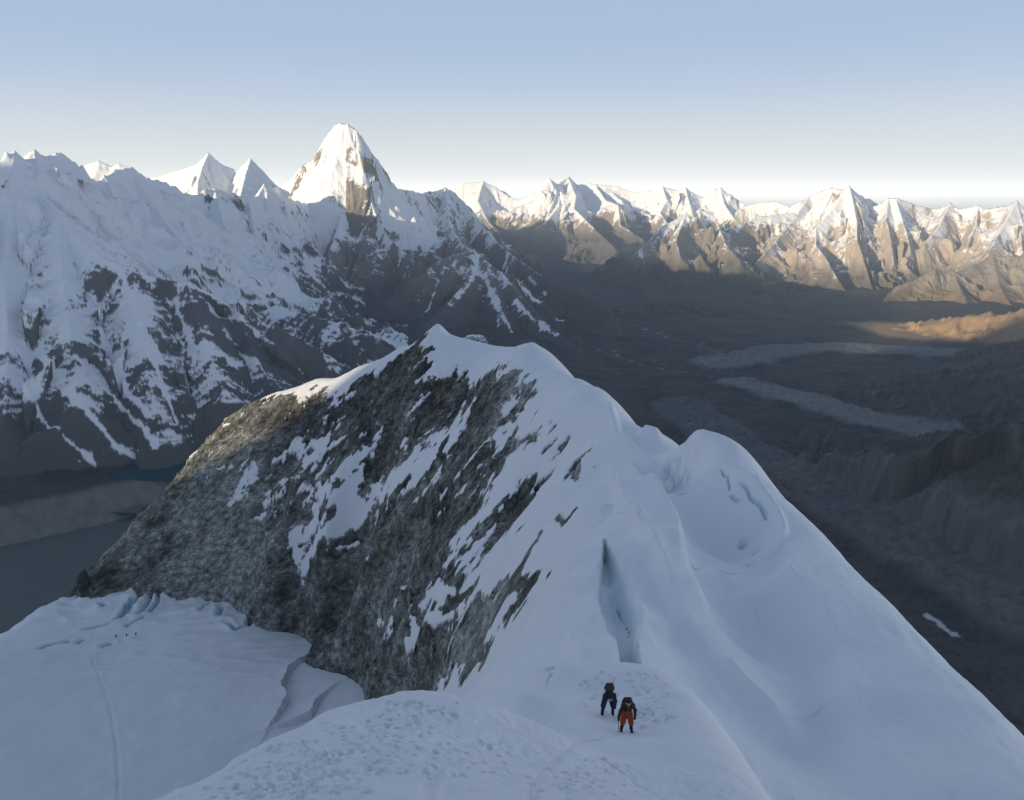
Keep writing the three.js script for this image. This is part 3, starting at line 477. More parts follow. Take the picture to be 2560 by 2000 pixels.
// rock shows where the value is above zero; traced as points on the surface
const RB = (px, py) => survey(ridgeBase, px, py, 55, 620);
const rockMarks = [
  [600, 1000, .6], [680, 1000, .5], [800, 1000, .6], [920, 965, .8], [1000, 905, 1], [1042, 872, .4], [1060, 905, .2], [1095, 900, -1], [1120, 880, -1], [1180, 900, -1], [1250, 890, -.9], [1320, 885, -1], [1100, 950, .3], [1150, 945, .6], [1170, 965, -.1], [1215, 945, .5], [1280, 930, .3], [1320, 930, .25], [1320, 1000, .2], [1345, 960, -.8], [1380, 1000, -1], [1030, 850, -.9], [950, 910, -.8], [850, 945, -.8], [750, 970, -.8],
  [700, 1040, .9], [800, 1050, .5], [900, 1030, .9], [1000, 980, 1], [1040, 1060, .35], [1120, 1030, .8], [1200, 1020, .9], [1150, 1080, -.2], [1240, 1080, .1], [1290, 1060, -.15], [600, 1100, .8], [560, 1130, .2], [700, 1120, .15], [800, 1120, -.1], [880, 1130, .1], [950, 1110, .3], [1050, 1130, .1], [1000, 1180, -.1], [1080, 1120, -.4], [1130, 1180, .7], [1180, 1120, .9], [1230, 1160, .1], [1300, 1130, -.5], [1350, 1080, -.2], [1370, 1120, -.5], [1420, 1100, -.5], [1440, 1180, .1], [1450, 1250, -.4], [1420, 1030, -1],
  [500, 1180, .8], [600, 1200, .6], [700, 1200, .2], [600, 1260, .5], [800, 1200, -.1], [780, 1290, -.15], [880, 1250, -.2], [960, 1270, .2], [900, 1330, .3], [1050, 1250, .9], [1150, 1260, .8], [1240, 1200, .1], [1280, 1210, -.5], [1300, 1240, .4], [1350, 1190, .1], [1330, 1280, -.7], [1400, 1250, -.9], [1420, 1310, -.35], [1240, 1330, .25], [1290, 1360, -.4], [1340, 1400, -.9], [1450, 1380, -1],
  [400, 1290, 1], [300, 1390, 1], [420, 1400, 1], [600, 1340, .9], [700, 1330, .25], [760, 1370, .3], [700, 1420, .8], [850, 1400, .9], [1000, 1340, .8], [1100, 1370, .8], [1180, 1360, .5], [1200, 1400, -.2], [1080, 1460, -.15], [980, 1530, -.05], [1000, 1450, .8], [900, 1500, 1], [1250, 1430, -.5], [1200, 1470, -.1], [1130, 1500, -.1], [1060, 1550, 0], [1280, 1460, .25], [1310, 1480, .2], [1330, 1520, -.7], [1230, 1540, .7], [1280, 1530, .3], [1180, 1560, .6], [1240, 1600, .2], [1270, 1600, -.8], [1400, 1450, -1.2], [1350, 1600, -1.2],
  [240, 1450, 1], [400, 1470, .9], [560, 1480, 1], [650, 1500, 1], [800, 1560, 1], [700, 1560, 1], [900, 1620, 1], [1000, 1620, 1], [1100, 1640, .8], [1200, 1650, -.2], [1160, 1680, .3], [1200, 1700, -1], [1120, 1720, -.4], [1050, 1700, .8], [950, 1720, 1], [900, 1780, 1], [860, 1700, 1], [1000, 1760, .6], [1100, 1780, -.8], [1300, 1680, -1.2],
  [1450, 1480, -1.3], [1500, 1200, -1.2], [1480, 1100, -1.2], [1600, 1400, -1.5], [1700, 1600, -1.5], [1900, 1400, -1.5], [1650, 1150, -1.5], [2100, 1700, -1.5], [1400, 1700, -1.5], [1340, 880, -1.3], [1440, 960, -1.3],
].map(([px, py, v]) => { const p = RB(px, py); return [p[0], p[2], v > -0.3 && v < 0.35 && px < 1010 && py > 1060 ? v + 0.2 : v]; });
const rockField = spline(rockMarks, 0.0005);
const toneMarks = [[620, 1010, .45], [700, 1060, .25], [560, 1090, .45], [460, 1180, .35], [400, 1290, .2], [340, 1330, .9], [480, 1310, .95], [560, 1350, 1], [650, 1340, .75], [500, 1430, .95], [400, 1450, .6], [600, 1450, .9], [300, 1440, .3], [700, 1500, .3], [740, 1560, .2], [800, 1500, .15], [780, 1400, .45], [900, 1250, .2], [900, 1400, .35], [1000, 1450, .4], [950, 1480, .5], [1000, 1200, .25], [1100, 1100, .1], [1180, 1100, .15], [1200, 970, .3], [1290, 950, .85], [1320, 1010, .8], [1350, 1080, .7], [1300, 1080, .6], [1380, 1130, .6], [1350, 1190, .6], [1290, 1250, .1], [1150, 1270, .1], [1130, 1350, .25], [1250, 1560, .2], [1180, 1600, .7], [1150, 1560, .75], [1050, 1620, .3], [900, 1700, .4], [1000, 1700, .5], [1280, 1500, .1], [1000, 930, .05], [900, 1000, .05]].map(([px, py, v]) => { const p = RB(px, py); return [p[0], p[2], v]; });  // rock tone; raised on the upper left shoulder to brighten its sunlit patch
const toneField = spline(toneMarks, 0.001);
// the strata run down the face from upper right to lower left
const strike = (x, z) => x * 0.77 + z * 0.64;
const sA = RB(1160, 1020), sB = RB(720, 1400), sdu = strike(sB[0], sB[2]) - strike(sA[0], sA[2]), sdy = sB[1] - sA[1], sLen = Math.hypot(sdu, sdy), sc = sdu / sLen, ss = sdy / sLen;
const strata = (x, y, z) => { const u = strike(x, z); return [u * sc + y * ss, u * ss - y * sc]; };
const snowRuns = [[[[1165, 1000], [1135, 1060], [1090, 1120], [1040, 1165], [990, 1210], [930, 1255], [880, 1290], [820, 1335]], 11], [[[1020, 1175], [940, 1225], [880, 1270], [820, 1330], [740, 1400]], 9], [[[900, 1180], [850, 1240], [790, 1290], [725, 1345]], 9], [[[950, 1080], [890, 1150], [860, 1180]], 12], [[[880, 1240], [800, 1320], [740, 1380]], 7], [[[1270, 1060], [1200, 1120], [1150, 1180], [1110, 1230]], 9], [[[1290, 1385], [1200, 1432], [1100, 1480], [1020, 1520], [945, 1548]], 13], [[[1230, 1470], [1150, 1512], [1080, 1548], [1010, 1570]], 9], [[[1180, 1200], [1120, 1260], [1090, 1290]], 6], [[[1100, 1170], [1060, 1230]], 6], [[[1060, 1300], [1040, 1340]], 5], [[[1280, 1160], [1200, 1230]], 12], [[[640, 1180], [600, 1215]], 9], [[[760, 1090], [720, 1130], [680, 1150]], 8], [[[730, 1110], [800, 1100], [860, 1090]], 8], [[[660, 1265], [700, 1230]], 7], [[[575, 1255], [600, 1220]], 6], [[[1190, 1360], [1120, 1400]], 8]].map(([l, w]) => { const q = l.map(p => RB(...p)); const W = w * -q[0][2] / F; return { l: path(q, W * 3), w: W, v: q[0][2] < -430 ? -0.8 : -0.9 }; });
const rockRuns = [[[[1330, 1200], [1300, 1235], [1275, 1255]], 16], [[[1385, 1175], [1345, 1205]], 8], [[[1445, 1150], [1440, 1205]], 7], [[[1250, 1345], [1230, 1360]], 14], [[[1240, 1265], [1260, 1250]], 9], [[[1300, 1320], [1310, 1310]], 9], [[[1345, 1025], [1330, 1050]], 13], [[[1390, 1060], [1375, 1080]], 12], [[[1340, 1080], [1315, 1090]], 9], [[[1385, 1105], [1360, 1125]], 9], [[[1300, 1110], [1280, 1120]], 10], [[[1440, 1270], [1410, 1310], [1350, 1330]], 6], [[[1375, 1430], [1370, 1440]], 6], [[[1310, 1450], [1260, 1490], [1200, 1520]], 13], [[[1310, 1510], [1290, 1540]], 9], [[[1210, 1630], [1190, 1650], [1160, 1670]], 8], [[[1280, 940], [1240, 1010], [1190, 1060]], 16], [[[1330, 960], [1310, 1000]], 10]].map(([l, w]) => { const q = l.map(p => RB(...p)); const W = w * -q[0][2] / F; return { l: path(q, W * 3), w: W, v: 1.1 }; });
function rockValue(x, z, y = ridgeBase(x, z)) {
  const [p, q] = strata(x, y, z), wq = q + 2.4 * noise(p / 18, q / 18);
  const far = step(90, 260, -z); let m = rockField(x, z);
  for (const r of snowRuns) { const c = r.l(x, z); if (c[0] < r.w * 3) { const e = c[0] / r.w; m += r.v * Math.exp(-e * e) * (0.75 + 0.6 * noise(c[1] * 9, r.w)); } }
  for (const r of rockRuns) { const c = r.l(x, z); if (c[0] < r.w * 3) { const e = c[0] / r.w; m += r.v * Math.exp(-e * e); } }
  return m * 0.75 + (0.85 * fbm(p / 24, wq / 8, 4, 0.58) + 0.8 * fbm(p / 9 + 31, q / 6 + 7, 4, 0.62)) * (0.35 + 0.65 * far) * step(-1.25, -0.35, m);
}
// gullies, lips and hollows along lines on the snow
const line = (pts, reach = 24) => path(pts.map(p => RB(...p)), reach);
const crack = line([[1511, 1362], [1515, 1385], [1519, 1410], [1521, 1440], [1526, 1480], [1538, 1525], [1550, 1570], [1560, 1610], [1570, 1650], [1575, 1670]]);
const cornice = line([[1690, 1132], [1700, 1165], [1695, 1200], [1680, 1230]]);
const lips = [
  { l: line([[1553, 1170], [1600, 1205], [1640, 1245], [1660, 1290], [1685, 1340], [1694, 1375], [1690, 1400], [1712, 1475], [1745, 1535], [1800, 1605]]), up: 4.2, w: 2.6, side: 1 },
  { l: line([[1508, 1133], [1530, 1185], [1552, 1250], [1562, 1285], [1590, 1340], [1640, 1420], [1680, 1500], [1730, 1580], [1830, 1690], [1960, 1800]]), up: 2.4, w: 2.8, side: -1 },
  { l: line([[1518, 1010], [1535, 1080], [1562, 1122], [1600, 1155], [1640, 1180]]), up: 3.4, w: 3, side: 1 },
  { l: line([[1528, 1308], [1540, 1322], [1560, 1335], [1590, 1338], [1625, 1352]]), up: 2.2, w: 1.4, side: 1 },
  { l: line([[1770, 1165], [1830, 1180], [1890, 1215], [1940, 1280], [1960, 1330], [1940, 1370], [1880, 1400]]), up: 2.2, w: 1.6, side: 1 },
  { l: line([[1985, 1330], [1998, 1400], [1972, 1480], [2045, 1560], [2105, 1680], [2150, 1850], [2180, 2000]]), up: 4, w: 4.5, side: -1 },
  { l: line([[1790, 1650], [1860, 1715], [1960, 1785], [2010, 1830]]), up: 1.2, w: 1.6, side: -1 },
  { l: line([[1720, 1540], [1780, 1510], [1880, 1500], [1960, 1510]]), up: 0.8, w: 2.4, side: 1 },
  { l: line([[1730, 1460], [1780, 1440], [1850, 1480]]), up: 1, w: 1.6, side: 1 },
  { l: line([[1500, 1400], [1506, 1450], [1522, 1520], [1532, 1570]]), up: 1.0, w: 2.2, side: 1 },
  { l: line([[1534, 1400], [1545, 1450], [1580, 1520], [1612, 1552], [1600, 1600]]), up: 1.1, w: 1.6, side: -1 },
  { l: line([[1450, 1300], [1490, 1285], [1535, 1280]]), up: 1.3, w: 1.6, side: 1 },
  { l: line([[1395, 1490], [1440, 1482], [1500, 1490]]), up: 1.3, w: 1.6, side: -1 },
  { l: line([[1370, 1590], [1420, 1600], [1470, 1650]]), up: 1.2, w: 1.2, side: -1 },
];
const arcs = [[[[1850, 1216], [1865, 1228], [1878, 1250], [1900, 1265], [1912, 1285], [1920, 1302]], 0.3], [[[1826, 1238], [1838, 1246], [1850, 1251]], 0.3], [[[1800, 1182], [1820, 1205], [1825, 1232]], 0.14], [[[1540, 1480], [1552, 1500], [1566, 1525], [1580, 1555]], 0.07]].map(([l, w]) => ({ l: line(l), w }));
const at2 = list => list.map(([px, py, r, d]) => { const p = RB(px, py); return [p[0], p[2], r * -p[2] / F * 1.3, d * -p[2] / 150]; });
const hollows = at2([[1862, 1312, 8, 3], [1893, 1344, 6, 2.2], [1876, 1386, 7, 3], [1674, 1143, 9, 1.6], [1740, 1352, 22, 1.4], [1722, 1440, 13, 2.6], [1735, 1500, 15, 2.6], [1768, 1534, 8, 3], [1484, 985, 7, 1.6], [1690, 1222, 8, 4], [1705, 1236, 6, 3.4]]);
const dips = at2([[1680, 1190, 40, 5.5], [1820, 1330, 75, 6], [1740, 1300, 40, 1.6], [1850, 1560, 70, 2.6], [2000, 1800, 90, 2.5]]);
const bumps = at2([[1095, 824, 13, 0.9], [1330, 864, 12, 0.6], [1483, 970, 8, 2.6], [1612, 1085, 16, 1.6], [1640, 1092, 14, 1.6], [1740, 1105, 26, 2.2], [1425, 1440, 55, 2.6], [1600, 1430, 38, 2.4], [1620, 1610, 40, 2], [1760, 1240, 24, 1.4]]);
function crackAt(x, z) {
  const c = crack(x, z), r = c[1], w = r < 0.1 ? 0.32 : 0.32 + 1.7 * step(0.1, 0.6, r) * (1 - 0.7 * step(0.6, 0.92, r));
  const right = c[2] < 0, e = c[0] / w;
  return [right ? Math.max(0, 1 - Math.pow(e * 0.72, 1.8)) : Math.max(0, 1 - Math.pow(e * 1.1, 6)), right, r, e];
}
const ridgeH = (x, z) => {
  let y = ridgeBase(x, z);
  const y0 = y, rv = z < -55 ? rockValue(x, z, y0) : -1, d = -z, far = step(90, 260, d);
  if (rv > -0.12) {
    const [p, q] = strata(x, y0, z), k = step(-0.12, 0.25, rv), lay = q / 7 + 0.9 * noise(p / 26, q / 26) + 0.35 * noise(p / 8, q / 8), fr = lay - Math.floor(lay);
    y += k * far * (7.5 * (ridged(p / 52 + 5, q / 26, 4, 0.52) - 0.5) + 3 * (ridged(p / 15 + 3, q / 11, 4, 0.55) - 0.5) + 1.5 * (step(0, 0.75, fr) - step(0.8, 1, fr) - 0.4) + 1.1 * (ridged(p / 5, q / 4 + 9, 3, 0.6) - 0.5));
    y -= k * (0.35 + 0.9 * far);
  }
  const sn = 1 - step(-0.2, 0.1, rv);
  y += sn * (0.5 * fbm(x / 22, z / 30, 3) * far + 0.28 * fbm(x / 7 + 4, z / 16, 3, 0.55) + 0.12 * noise(x / 1.9, z / 4.5) + 0.16 * ridged(x / 2.6 + z * 0.12, z / 9, 2) * (1 - far) + 0.1 * fbm(x / 0.9, z / 1.4, 2) * (1 - far));
  if ((d < 260 && x > -40) || d > 380) for (const o of bumps) { const q = ((x - o[0]) ** 2 + ((z - o[1]) * 0.6) ** 2) / (o[2] * o[2]); if (q < 6) y += o[3] * Math.exp(-q); }
  if (d < 260 && x > -40) {
    const c = crackAt(x, z); if (c[3] < 3) y -= c[0] * (c[2] < 0.1 ? 5 : 3.2 + 4 * step(0.78, 0.9, c[2])) * step(-0.01, 0.03, c[2]);
    for (const l of lips) { const q = l.l(x, z); if (q[0] < l.w * 6) { const f = Math.min(1, 4 * q[1]) * Math.min(1, 4 * (1 - q[1])); y += l.up * f * (q[2] === l.side ? Math.exp(-q[0] / (l.w * 2.2)) : Math.exp(-((q[0] / (l.w * 0.5)) ** 2))); } }
    for (const o of hollows) { const q = ((x - o[0]) ** 2 + ((z - o[1]) * 0.7) ** 2) / (o[2] * o[2]); if (q < 6) y -= o[3] * Math.exp(-q * q); }
    for (const o of dips) { const q = ((x - o[0]) ** 2 + ((z - o[1]) * 0.6) ** 2) / (o[2] * o[2]); if (q < 6) y -= o[3] * Math.exp(-q); }
    for (const a of arcs) { const q = a.l(x, z); if (q[0] < 2) y -= 0.9 * Math.exp(-((q[0] / a.w) ** 4)) * step(0, 0.1, q[1]) * step(1, 0.9, q[1]); }
    y += step(10, 30, x) * 0.55 * fbm(x / 15 + 2, z / 30, 3);
    const cv = cornice(x, z); if (cv[0] < 9) y += 3.2 * Math.exp(-cv[0] / 2.2) * (ridged(x / 2.6, z / 3.2, 4) - 0.5);
  }
  return y;
};
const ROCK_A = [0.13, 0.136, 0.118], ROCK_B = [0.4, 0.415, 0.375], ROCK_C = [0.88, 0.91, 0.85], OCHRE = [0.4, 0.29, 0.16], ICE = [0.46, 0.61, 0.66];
const ridgeColor = (x, y, z, nx, ny, nz) => {
  const rv = rockValue(x, z), d = -z;
  const [p, q] = strata(x, y, z);
  let c = SNOW.map(v => v * (1 + 0.03 * noise(x / 5, z / 9)));
  if (rv > -0.1) {
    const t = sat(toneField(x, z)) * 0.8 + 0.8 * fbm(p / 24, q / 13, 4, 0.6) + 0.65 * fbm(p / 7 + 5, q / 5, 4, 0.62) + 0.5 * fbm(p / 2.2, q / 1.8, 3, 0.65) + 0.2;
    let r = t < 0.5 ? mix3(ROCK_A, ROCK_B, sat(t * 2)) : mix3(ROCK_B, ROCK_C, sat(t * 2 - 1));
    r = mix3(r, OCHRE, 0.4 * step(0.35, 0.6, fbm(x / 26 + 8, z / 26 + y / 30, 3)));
    const dust = step(0.3, 0.5, fbm(p / 4, q / 2 + 50, 3, 0.6)) * step(0.45, 0.7, ny);
    r = mix3(r, SNOW, 0.55 * dust);
    c = mix3(c, r, step(-0.02, 0.05, rv));
  }
  if (d < 260 && x > -20) {
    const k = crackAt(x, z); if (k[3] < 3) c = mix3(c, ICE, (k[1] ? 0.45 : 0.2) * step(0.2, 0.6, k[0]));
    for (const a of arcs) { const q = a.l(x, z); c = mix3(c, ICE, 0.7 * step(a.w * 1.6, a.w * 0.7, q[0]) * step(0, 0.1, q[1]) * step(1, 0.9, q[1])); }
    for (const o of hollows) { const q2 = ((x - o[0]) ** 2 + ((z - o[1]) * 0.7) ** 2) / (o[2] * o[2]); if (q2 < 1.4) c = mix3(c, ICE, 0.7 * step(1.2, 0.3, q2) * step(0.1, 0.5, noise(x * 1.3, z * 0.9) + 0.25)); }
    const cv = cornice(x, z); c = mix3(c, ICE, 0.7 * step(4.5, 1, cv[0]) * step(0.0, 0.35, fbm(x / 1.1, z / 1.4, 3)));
  }
  return c;
};

// ---------------------------------------------------------------- snow basin at the foot of the face
const basinPts = [[-300, 1640, 430], [0, 1592, 446], [60, 1556, 462], [100, 1525, 476], [140, 1508, 484], [185, 1520, 478], [240, 1492, 487], [300, 1478, 490], [300, 1592, 445], [150, 1650, 424], [450, 1560, 452], [560, 1560, 450], [0, 1800, 362], [300, 1800, 360], [640, 1700, 388], [560, 1850, 338], [700, 1750, 366], [850, 1760, 360], [700, 1900, 322], [250, 2000, 300], [-100, 2000, 300], [600, 2000, 292], [900, 2000, 290], [740, 1640, 418], [860, 1690, 390], [400, 1700, 397]];
for (const r of [[-300, 1640, 430], [0, 1592, 446], [140, 1508, 484], [240, 1490, 488]]) { const p = P(...r); basinPts.push({ w: [p[0] - 12, p[1] - 14, p[2] - 22] }, { w: [p[0] - 40, p[1] - 90, p[2] - 70] }); }
for (const r of [[400, 1480, 490], [560, 1500, 480], [680, 1560, 456]]) { const p = P(...r); basinPts.push({ w: [p[0] + 8, p[1] - 4, p[2] - 20] }, { w: [p[0] + 20, p[1] - 14, p[2] - 60] }); }
const basinBase = land(basinPts);
const GB = (px, py) => survey(basinBase, px, py, 200, 620);
const gline = pts => path(pts.map(p => GB(...p)), 40);
const slots = [
  [[[340, 1470], [350, 1490], [325, 1520], [300, 1550]], 2.2], [[[385, 1480], [372, 1505], [345, 1540]], 2], [[[400, 1478], [395, 1500], [372, 1530]], 1.6], [[[286, 1558], [310, 1530], [335, 1495]], 1.8], [[[96, 1622], [120, 1613], [145, 1612]], 1.6], [[[150, 1614], [175, 1604]], 1.8], [[[192, 1610], [212, 1599]], 1.6], [[[252, 1617], [280, 1607]], 1.8], [[[310, 1570], [340, 1555], [366, 1540]], 1.2], [[[200, 1580], [240, 1568], [290, 1560]], 1], [[[545, 1540], [555, 1515]], 2], [[[495, 1528], [520, 1512], [530, 1505]], 1.4], [[[240, 1505], [262, 1515]], 2.4], [[[565, 1552], [590, 1572], [620, 1562], [628, 1540]], 2], [[[270, 1492], [300, 1492], [330, 1485]], 1.2],
].map(([l, w]) => ({ l: gline(l), w }));
const trail = gline([[298, 2010], [296, 1940], [290, 1850], [280, 1790], [262, 1720], [240, 1670], [228, 1640]]);
const trail2 = gline([[262, 1715], [275, 1665], [300, 1630], [330, 1614], [400, 1592]]);
const swirl = gline([[770, 1640], [725, 1670], [705, 1710], [720, 1745], [695, 1790], [680, 1815]]), swirl2 = gline([[690, 1820], [740, 1800], [780, 1780], [800, 1740], [830, 1720]]), swirl3 = gline([[735, 1870], [790, 1840], [830, 1800], [850, 1780]]);
const basinH = (x, z) => {
  let y = basinBase(x, z) - Math.max(0, -z - 515) * 0.9;
  y += 1.6 * fbm(x / 60, z / 60, 3) + 0.5 * fbm(x / 16, z / 26, 3) + 0.1 * noise(x / 3, z / 6);
  const icy = step(-440, -480, z) * step(-140, -170, x);
  y += icy * 4.2 * (ridged(x / 24 + z / 50, z / 13, 4, 0.55) - 0.4) + step(-360, -430, z) * step(-90, -130, x) * 1.3 * (ridged((x + z * 0.4) / 30, z / 11, 3) - 0.4) + 0.5 * (ridged(x / 40 + 8, (z + x * 0.5) / 16, 3) - 0.4);
  for (const s of slots) { const q = s.l(x, z); if (q[0] < 8) y -= 3.4 * Math.exp(-((q[0] / (s.w * 0.6)) ** 4)) * step(0, 0.15, q[1]) * step(1, 0.85, q[1]) - 0.9 * Math.exp(-(((q[0] - s.w * 1.6) / 1.5) ** 2)); }
  let q = trail(x, z); y -= 0.5 * Math.exp(-((q[0] / 0.65) ** 2)) - 0.28 * Math.exp(-(((q[0] - 1.3) / 0.6) ** 2));
  q = trail2(x, z); y -= 0.25 * Math.exp(-((q[0] / 0.7) ** 2));
  q = swirl(x, z); if (q[0] < 30) y += q[2] < 0 ? -4.2 * Math.exp(-q[0] / 11) * Math.sin(Math.PI * sat(q[1])) : 2 * Math.exp(-q[0] / 8);
  q = swirl2(x, z); if (q[0] < 30) y += q[2] > 0 ? -3 * Math.exp(-q[0] / 9) * Math.sin(Math.PI * sat(q[1])) : 1.5 * Math.exp(-q[0] / 7);
  q = swirl3(x, z); if (q[0] < 24) y -= 3 * Math.exp(-((q[0] / 5) ** 2)) * Math.sin(Math.PI * sat(q[1]));
  return y;
};
const basinColor = (x, y, z, nx, ny) => {
  let c = SNOW.map(v => v * (0.97 + 0.03 * noise(x / 8, z / 14)));
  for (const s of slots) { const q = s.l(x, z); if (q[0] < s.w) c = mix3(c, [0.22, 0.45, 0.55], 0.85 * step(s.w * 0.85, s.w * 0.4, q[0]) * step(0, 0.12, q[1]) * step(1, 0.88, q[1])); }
  return c;
};

// ---------------------------------------------------------------- the slope underfoot and the shelf with the climbers
const slopePts = [{ w: [0, -1.7, 0] }, { w: [-6, -2.2, 0] }, { w: [6, -2.6, 0] }, { w: [0, -0.6, 6] }, { w: [-8, -1, 8] }, { w: [8, -1.5, 8] }, [1280, 2000, 13], [800, 2000, 13], [420, 2000, 13.6], [200, 2100, 12], [1600, 2000, 17.5], [1450, 1940, 20],
  [700, 1882, 17.4], [880, 1797, 20.8], [1000, 1762, 23], [1130, 1737, 25], [1200, 1757, 25.5], [1300, 1793, 26.5], [1430, 1852, 27.5], [1000, 1850, 19], [1150, 1850, 20.5], [1300, 1900, 20.5], [900, 1920, 16],
  [1500, 1885, 27], [1560, 1832, 33], [1640, 1840, 31.5], [1480, 1790, 36], [1560, 1740, 40.5], [1640, 1740, 40], [1520, 1655, 50], [1575, 1664, 49.5], [1640, 1676, 47.5], [1678, 1698, 44.5], [1714, 1742, 40], [1742, 1796, 35.5], [1769, 1846, 31.5], [1806, 1910, 27], [1870, 2000, 22.5], [1700, 1900, 27], [1700, 1990, 21.5], [1430, 1685, 47.5], [1400, 1740, 41], [1340, 1760, 38], [1275, 1753, 36], [1330, 1700, 47]];
for (const r of [[420, 2000, 13.6], [700, 1882, 17.4], [880, 1797, 20.8], [1000, 1762, 23], [1130, 1737, 25]]) { const p = P(...r); slopePts.push({ w: [p[0] - 2.2, p[1] - 2.6, p[2] - 2.2] }, { w: [p[0] - 9, p[1] - 15, p[2] - 8] }); }
for (const r of [[1870, 2000, 22.5], [1806, 1910, 27], [1769, 1846, 31.5], [1742, 1796, 35.5], [1714, 1742, 40], [1678, 1698, 44.5]]) { const p = P(...r); slopePts.push({ w: [p[0] + 2.2, p[1] - 2.4, p[2] - 1.4] }, { w: [p[0] + 8, p[1] - 13, p[2] - 4] }); }
for (const r of [[1640, 1676, 47.5], [1575, 1664, 49.5], [1520, 1655, 50], [1430, 1685, 47.5]]) { const p = P(...r); slopePts.push({ w: [p[0], p[1] - 3, p[2] - 3.4] }, { w: [p[0], p[1] - 12, p[2] - 9] }); }
for (const w of [[-4.5, -27, -30], [-8, -42, -36], [-3.2, -35, -38], [-1.6, -33, -41], [-6, -47, -46], [-2, -42, -49], [-14, -46, -32], [-14, -60, -50], [-12, -35, -24]]) slopePts.push({ w });
const slopeBase = land(slopePts);
const SB = (px, py) => survey(slopeBase, px, py, 6, 70);
const sline = pts => path(pts.map(p => SB(...p)), 5);
const ropeLine = [[1318, 2010], [1325, 1985], [1338, 1955], [1360, 1925], [1390, 1898], [1425, 1872], [1460, 1855], [1500, 1848], [1545, 1838]];
const ropeWay = sline(ropeLine), step1 = sline([[1455, 1893], [1500, 1897], [1530, 1915], [1570, 1940], [1620, 1975], [1660, 2000]]), tread = sline([[1060, 2010], [1075, 1960], [1095, 1925]]), tread2 = sline([[1110, 2010], [1120, 1965]]), windLip = sline([[1275, 1753], [1320, 1715], [1350, 1690], [1385, 1663], [1425, 1682]]);
const printZone = [[1530, 1770, 80], [1620, 1720, 60], [1580, 1800, 70], [1640, 1780, 50], [1500, 1720, 50]].map(([px, py, r]) => { const p = SB(px, py); return [p[0], p[2], r * -p[2] / F]; });
const prints = []; { const rr = seed; seed = 4242; for (let i = 0; i < 260; i++) { const o = printZone[Math.floor(rnd() * 5)], a = rnd() * 6.283, r = Math.sqrt(rnd()) * o[2] * 1.1; prints.push([o[0] + Math.cos(a) * r, o[1] + Math.sin(a) * r * 2.2, 0.08 + rnd() * 0.06, 0.04 + rnd() * 0.06]); }
  const bands = [[760, 1900], [900, 1850], [1000, 1900], [830, 1960], [680, 1950], [1050, 1800], [980, 1800], [1180, 1900], [1500, 1950], [1400, 1960], [600, 1980]];
  for (let i = 0; i < 700; i++) { const b = bands[i % bands.length], p = SB(b[0] + (rnd() - 0.5) * 190, b[1] + (rnd() - 0.5) * 90); prints.push([p[0], p[2], 0.05 + rnd() * 0.07, 0.02 + rnd() * 0.06]); } seed = rr; }
const cell = new Map(); for (const p of prints) { const k = Math.floor(p[0]) + ',' + Math.floor(p[1]); if (!cell.has(k)) cell.set(k, []); cell.get(k).push(p); }
const slopeH = (x, z) => {
  let y = slopeBase(x, z); const d = -z;
  if (d < 3) return y;
  const churn = step(30, 24, d) * (0.35 + 0.65 * step(-0.25, 0.4, fbm(x / 5 + 3, z / 6, 3) + 0.12));
  y += 0.12 * fbm(x / 3.2, z / 4.5, 3) + (0.03 + 0.09 * churn) * fbm(x / 0.42, z / 0.55, 4, 0.65) + 0.03 * ridged(x / 1.4 + 0.3 * z, z / 0.35, 3);
  const ix = Math.floor(x), iz = Math.floor(z);
  for (let a = -1; a <= 1; a++) for (let b = -1; b <= 1; b++) { const l = cell.get((ix + a) + ',' + (iz + b)); if (l) for (const p of l) { const q = ((x - p[0]) ** 2 + ((z - p[1]) * 0.75) ** 2) / (p[2] * p[2]); if (q < 6) y -= p[3] * (Math.exp(-q * q) - 0.35 * Math.exp(-((q - 2) ** 2))); } }
  let q = ropeWay(x, z); y -= 0.05 * Math.exp(-((q[0] / 0.09) ** 2));
  q = step1(x, z); if (q[0] < 2) y -= (q[2] < 0 ? 0.26 * Math.exp(-q[0] / 0.35) : 0.26 * Math.exp(-((q[0] / 0.07) ** 2))) * Math.sin(Math.PI * sat(q[1]));
  q = tread(x, z); y -= 0.08 * Math.exp(-((q[0] / 0.14) ** 4)); q = tread2(x, z); y -= 0.06 * Math.exp(-((q[0] / 0.12) ** 4));
  q = windLip(x, z); if (q[0] < 4) y += 0.5 * (q[2] > 0 ? Math.exp(-q[0] / 1.6) : Math.exp(-((q[0] / 0.4) ** 2))) * Math.sin(Math.PI * sat(q[1]));
  return y;
};
const slopeColor = (x, y, z) => SNOW.map(v => v * (0.97 + 0.035 * noise(x / 1.3, z / 1.7)));

// ---------------------------------------------------------------- unseen range and nearer ridge behind the viewpoint, shaped to block the sun
const rearAt = (l, a) => [l * Math.cos(SUN_AZ) - a * Math.sin(SUN_AZ), l * Math.sin(SUN_AZ) + a * Math.cos(SUN_AZ)];
const rearCrest = crests([{ world: true, a: [1.1, 0.55, 700], pts: [[-6900, 1250], [-6300, 1600], [-5800, 1790], [-5569, 1781], [-5226, 1746], [-4953, 1790], [-4422, 1614], [-4150, 1540], [-3900, 1420], [-3750, 1290], [-3600, 1230], [-3447, 1170], [-3180, 1095], [-2915, 1095], [-2765, 1105], [-2730, 1200], [-2685, 1450], [-2530, 1610], [-2200, 1760], [-1500, 1700], [-950, 1350], [-800, 1120], [-420, 1130], [-250, 1400], [0, 1680], [800, 1820], [2000, 1700], [3200, 1750]].map(([l, y]) => { const p = rearAt(l, 9000); return [p[0], y, p[1]]; }) }], 8);  // crest heights set so the shade edges fall across the far slopes
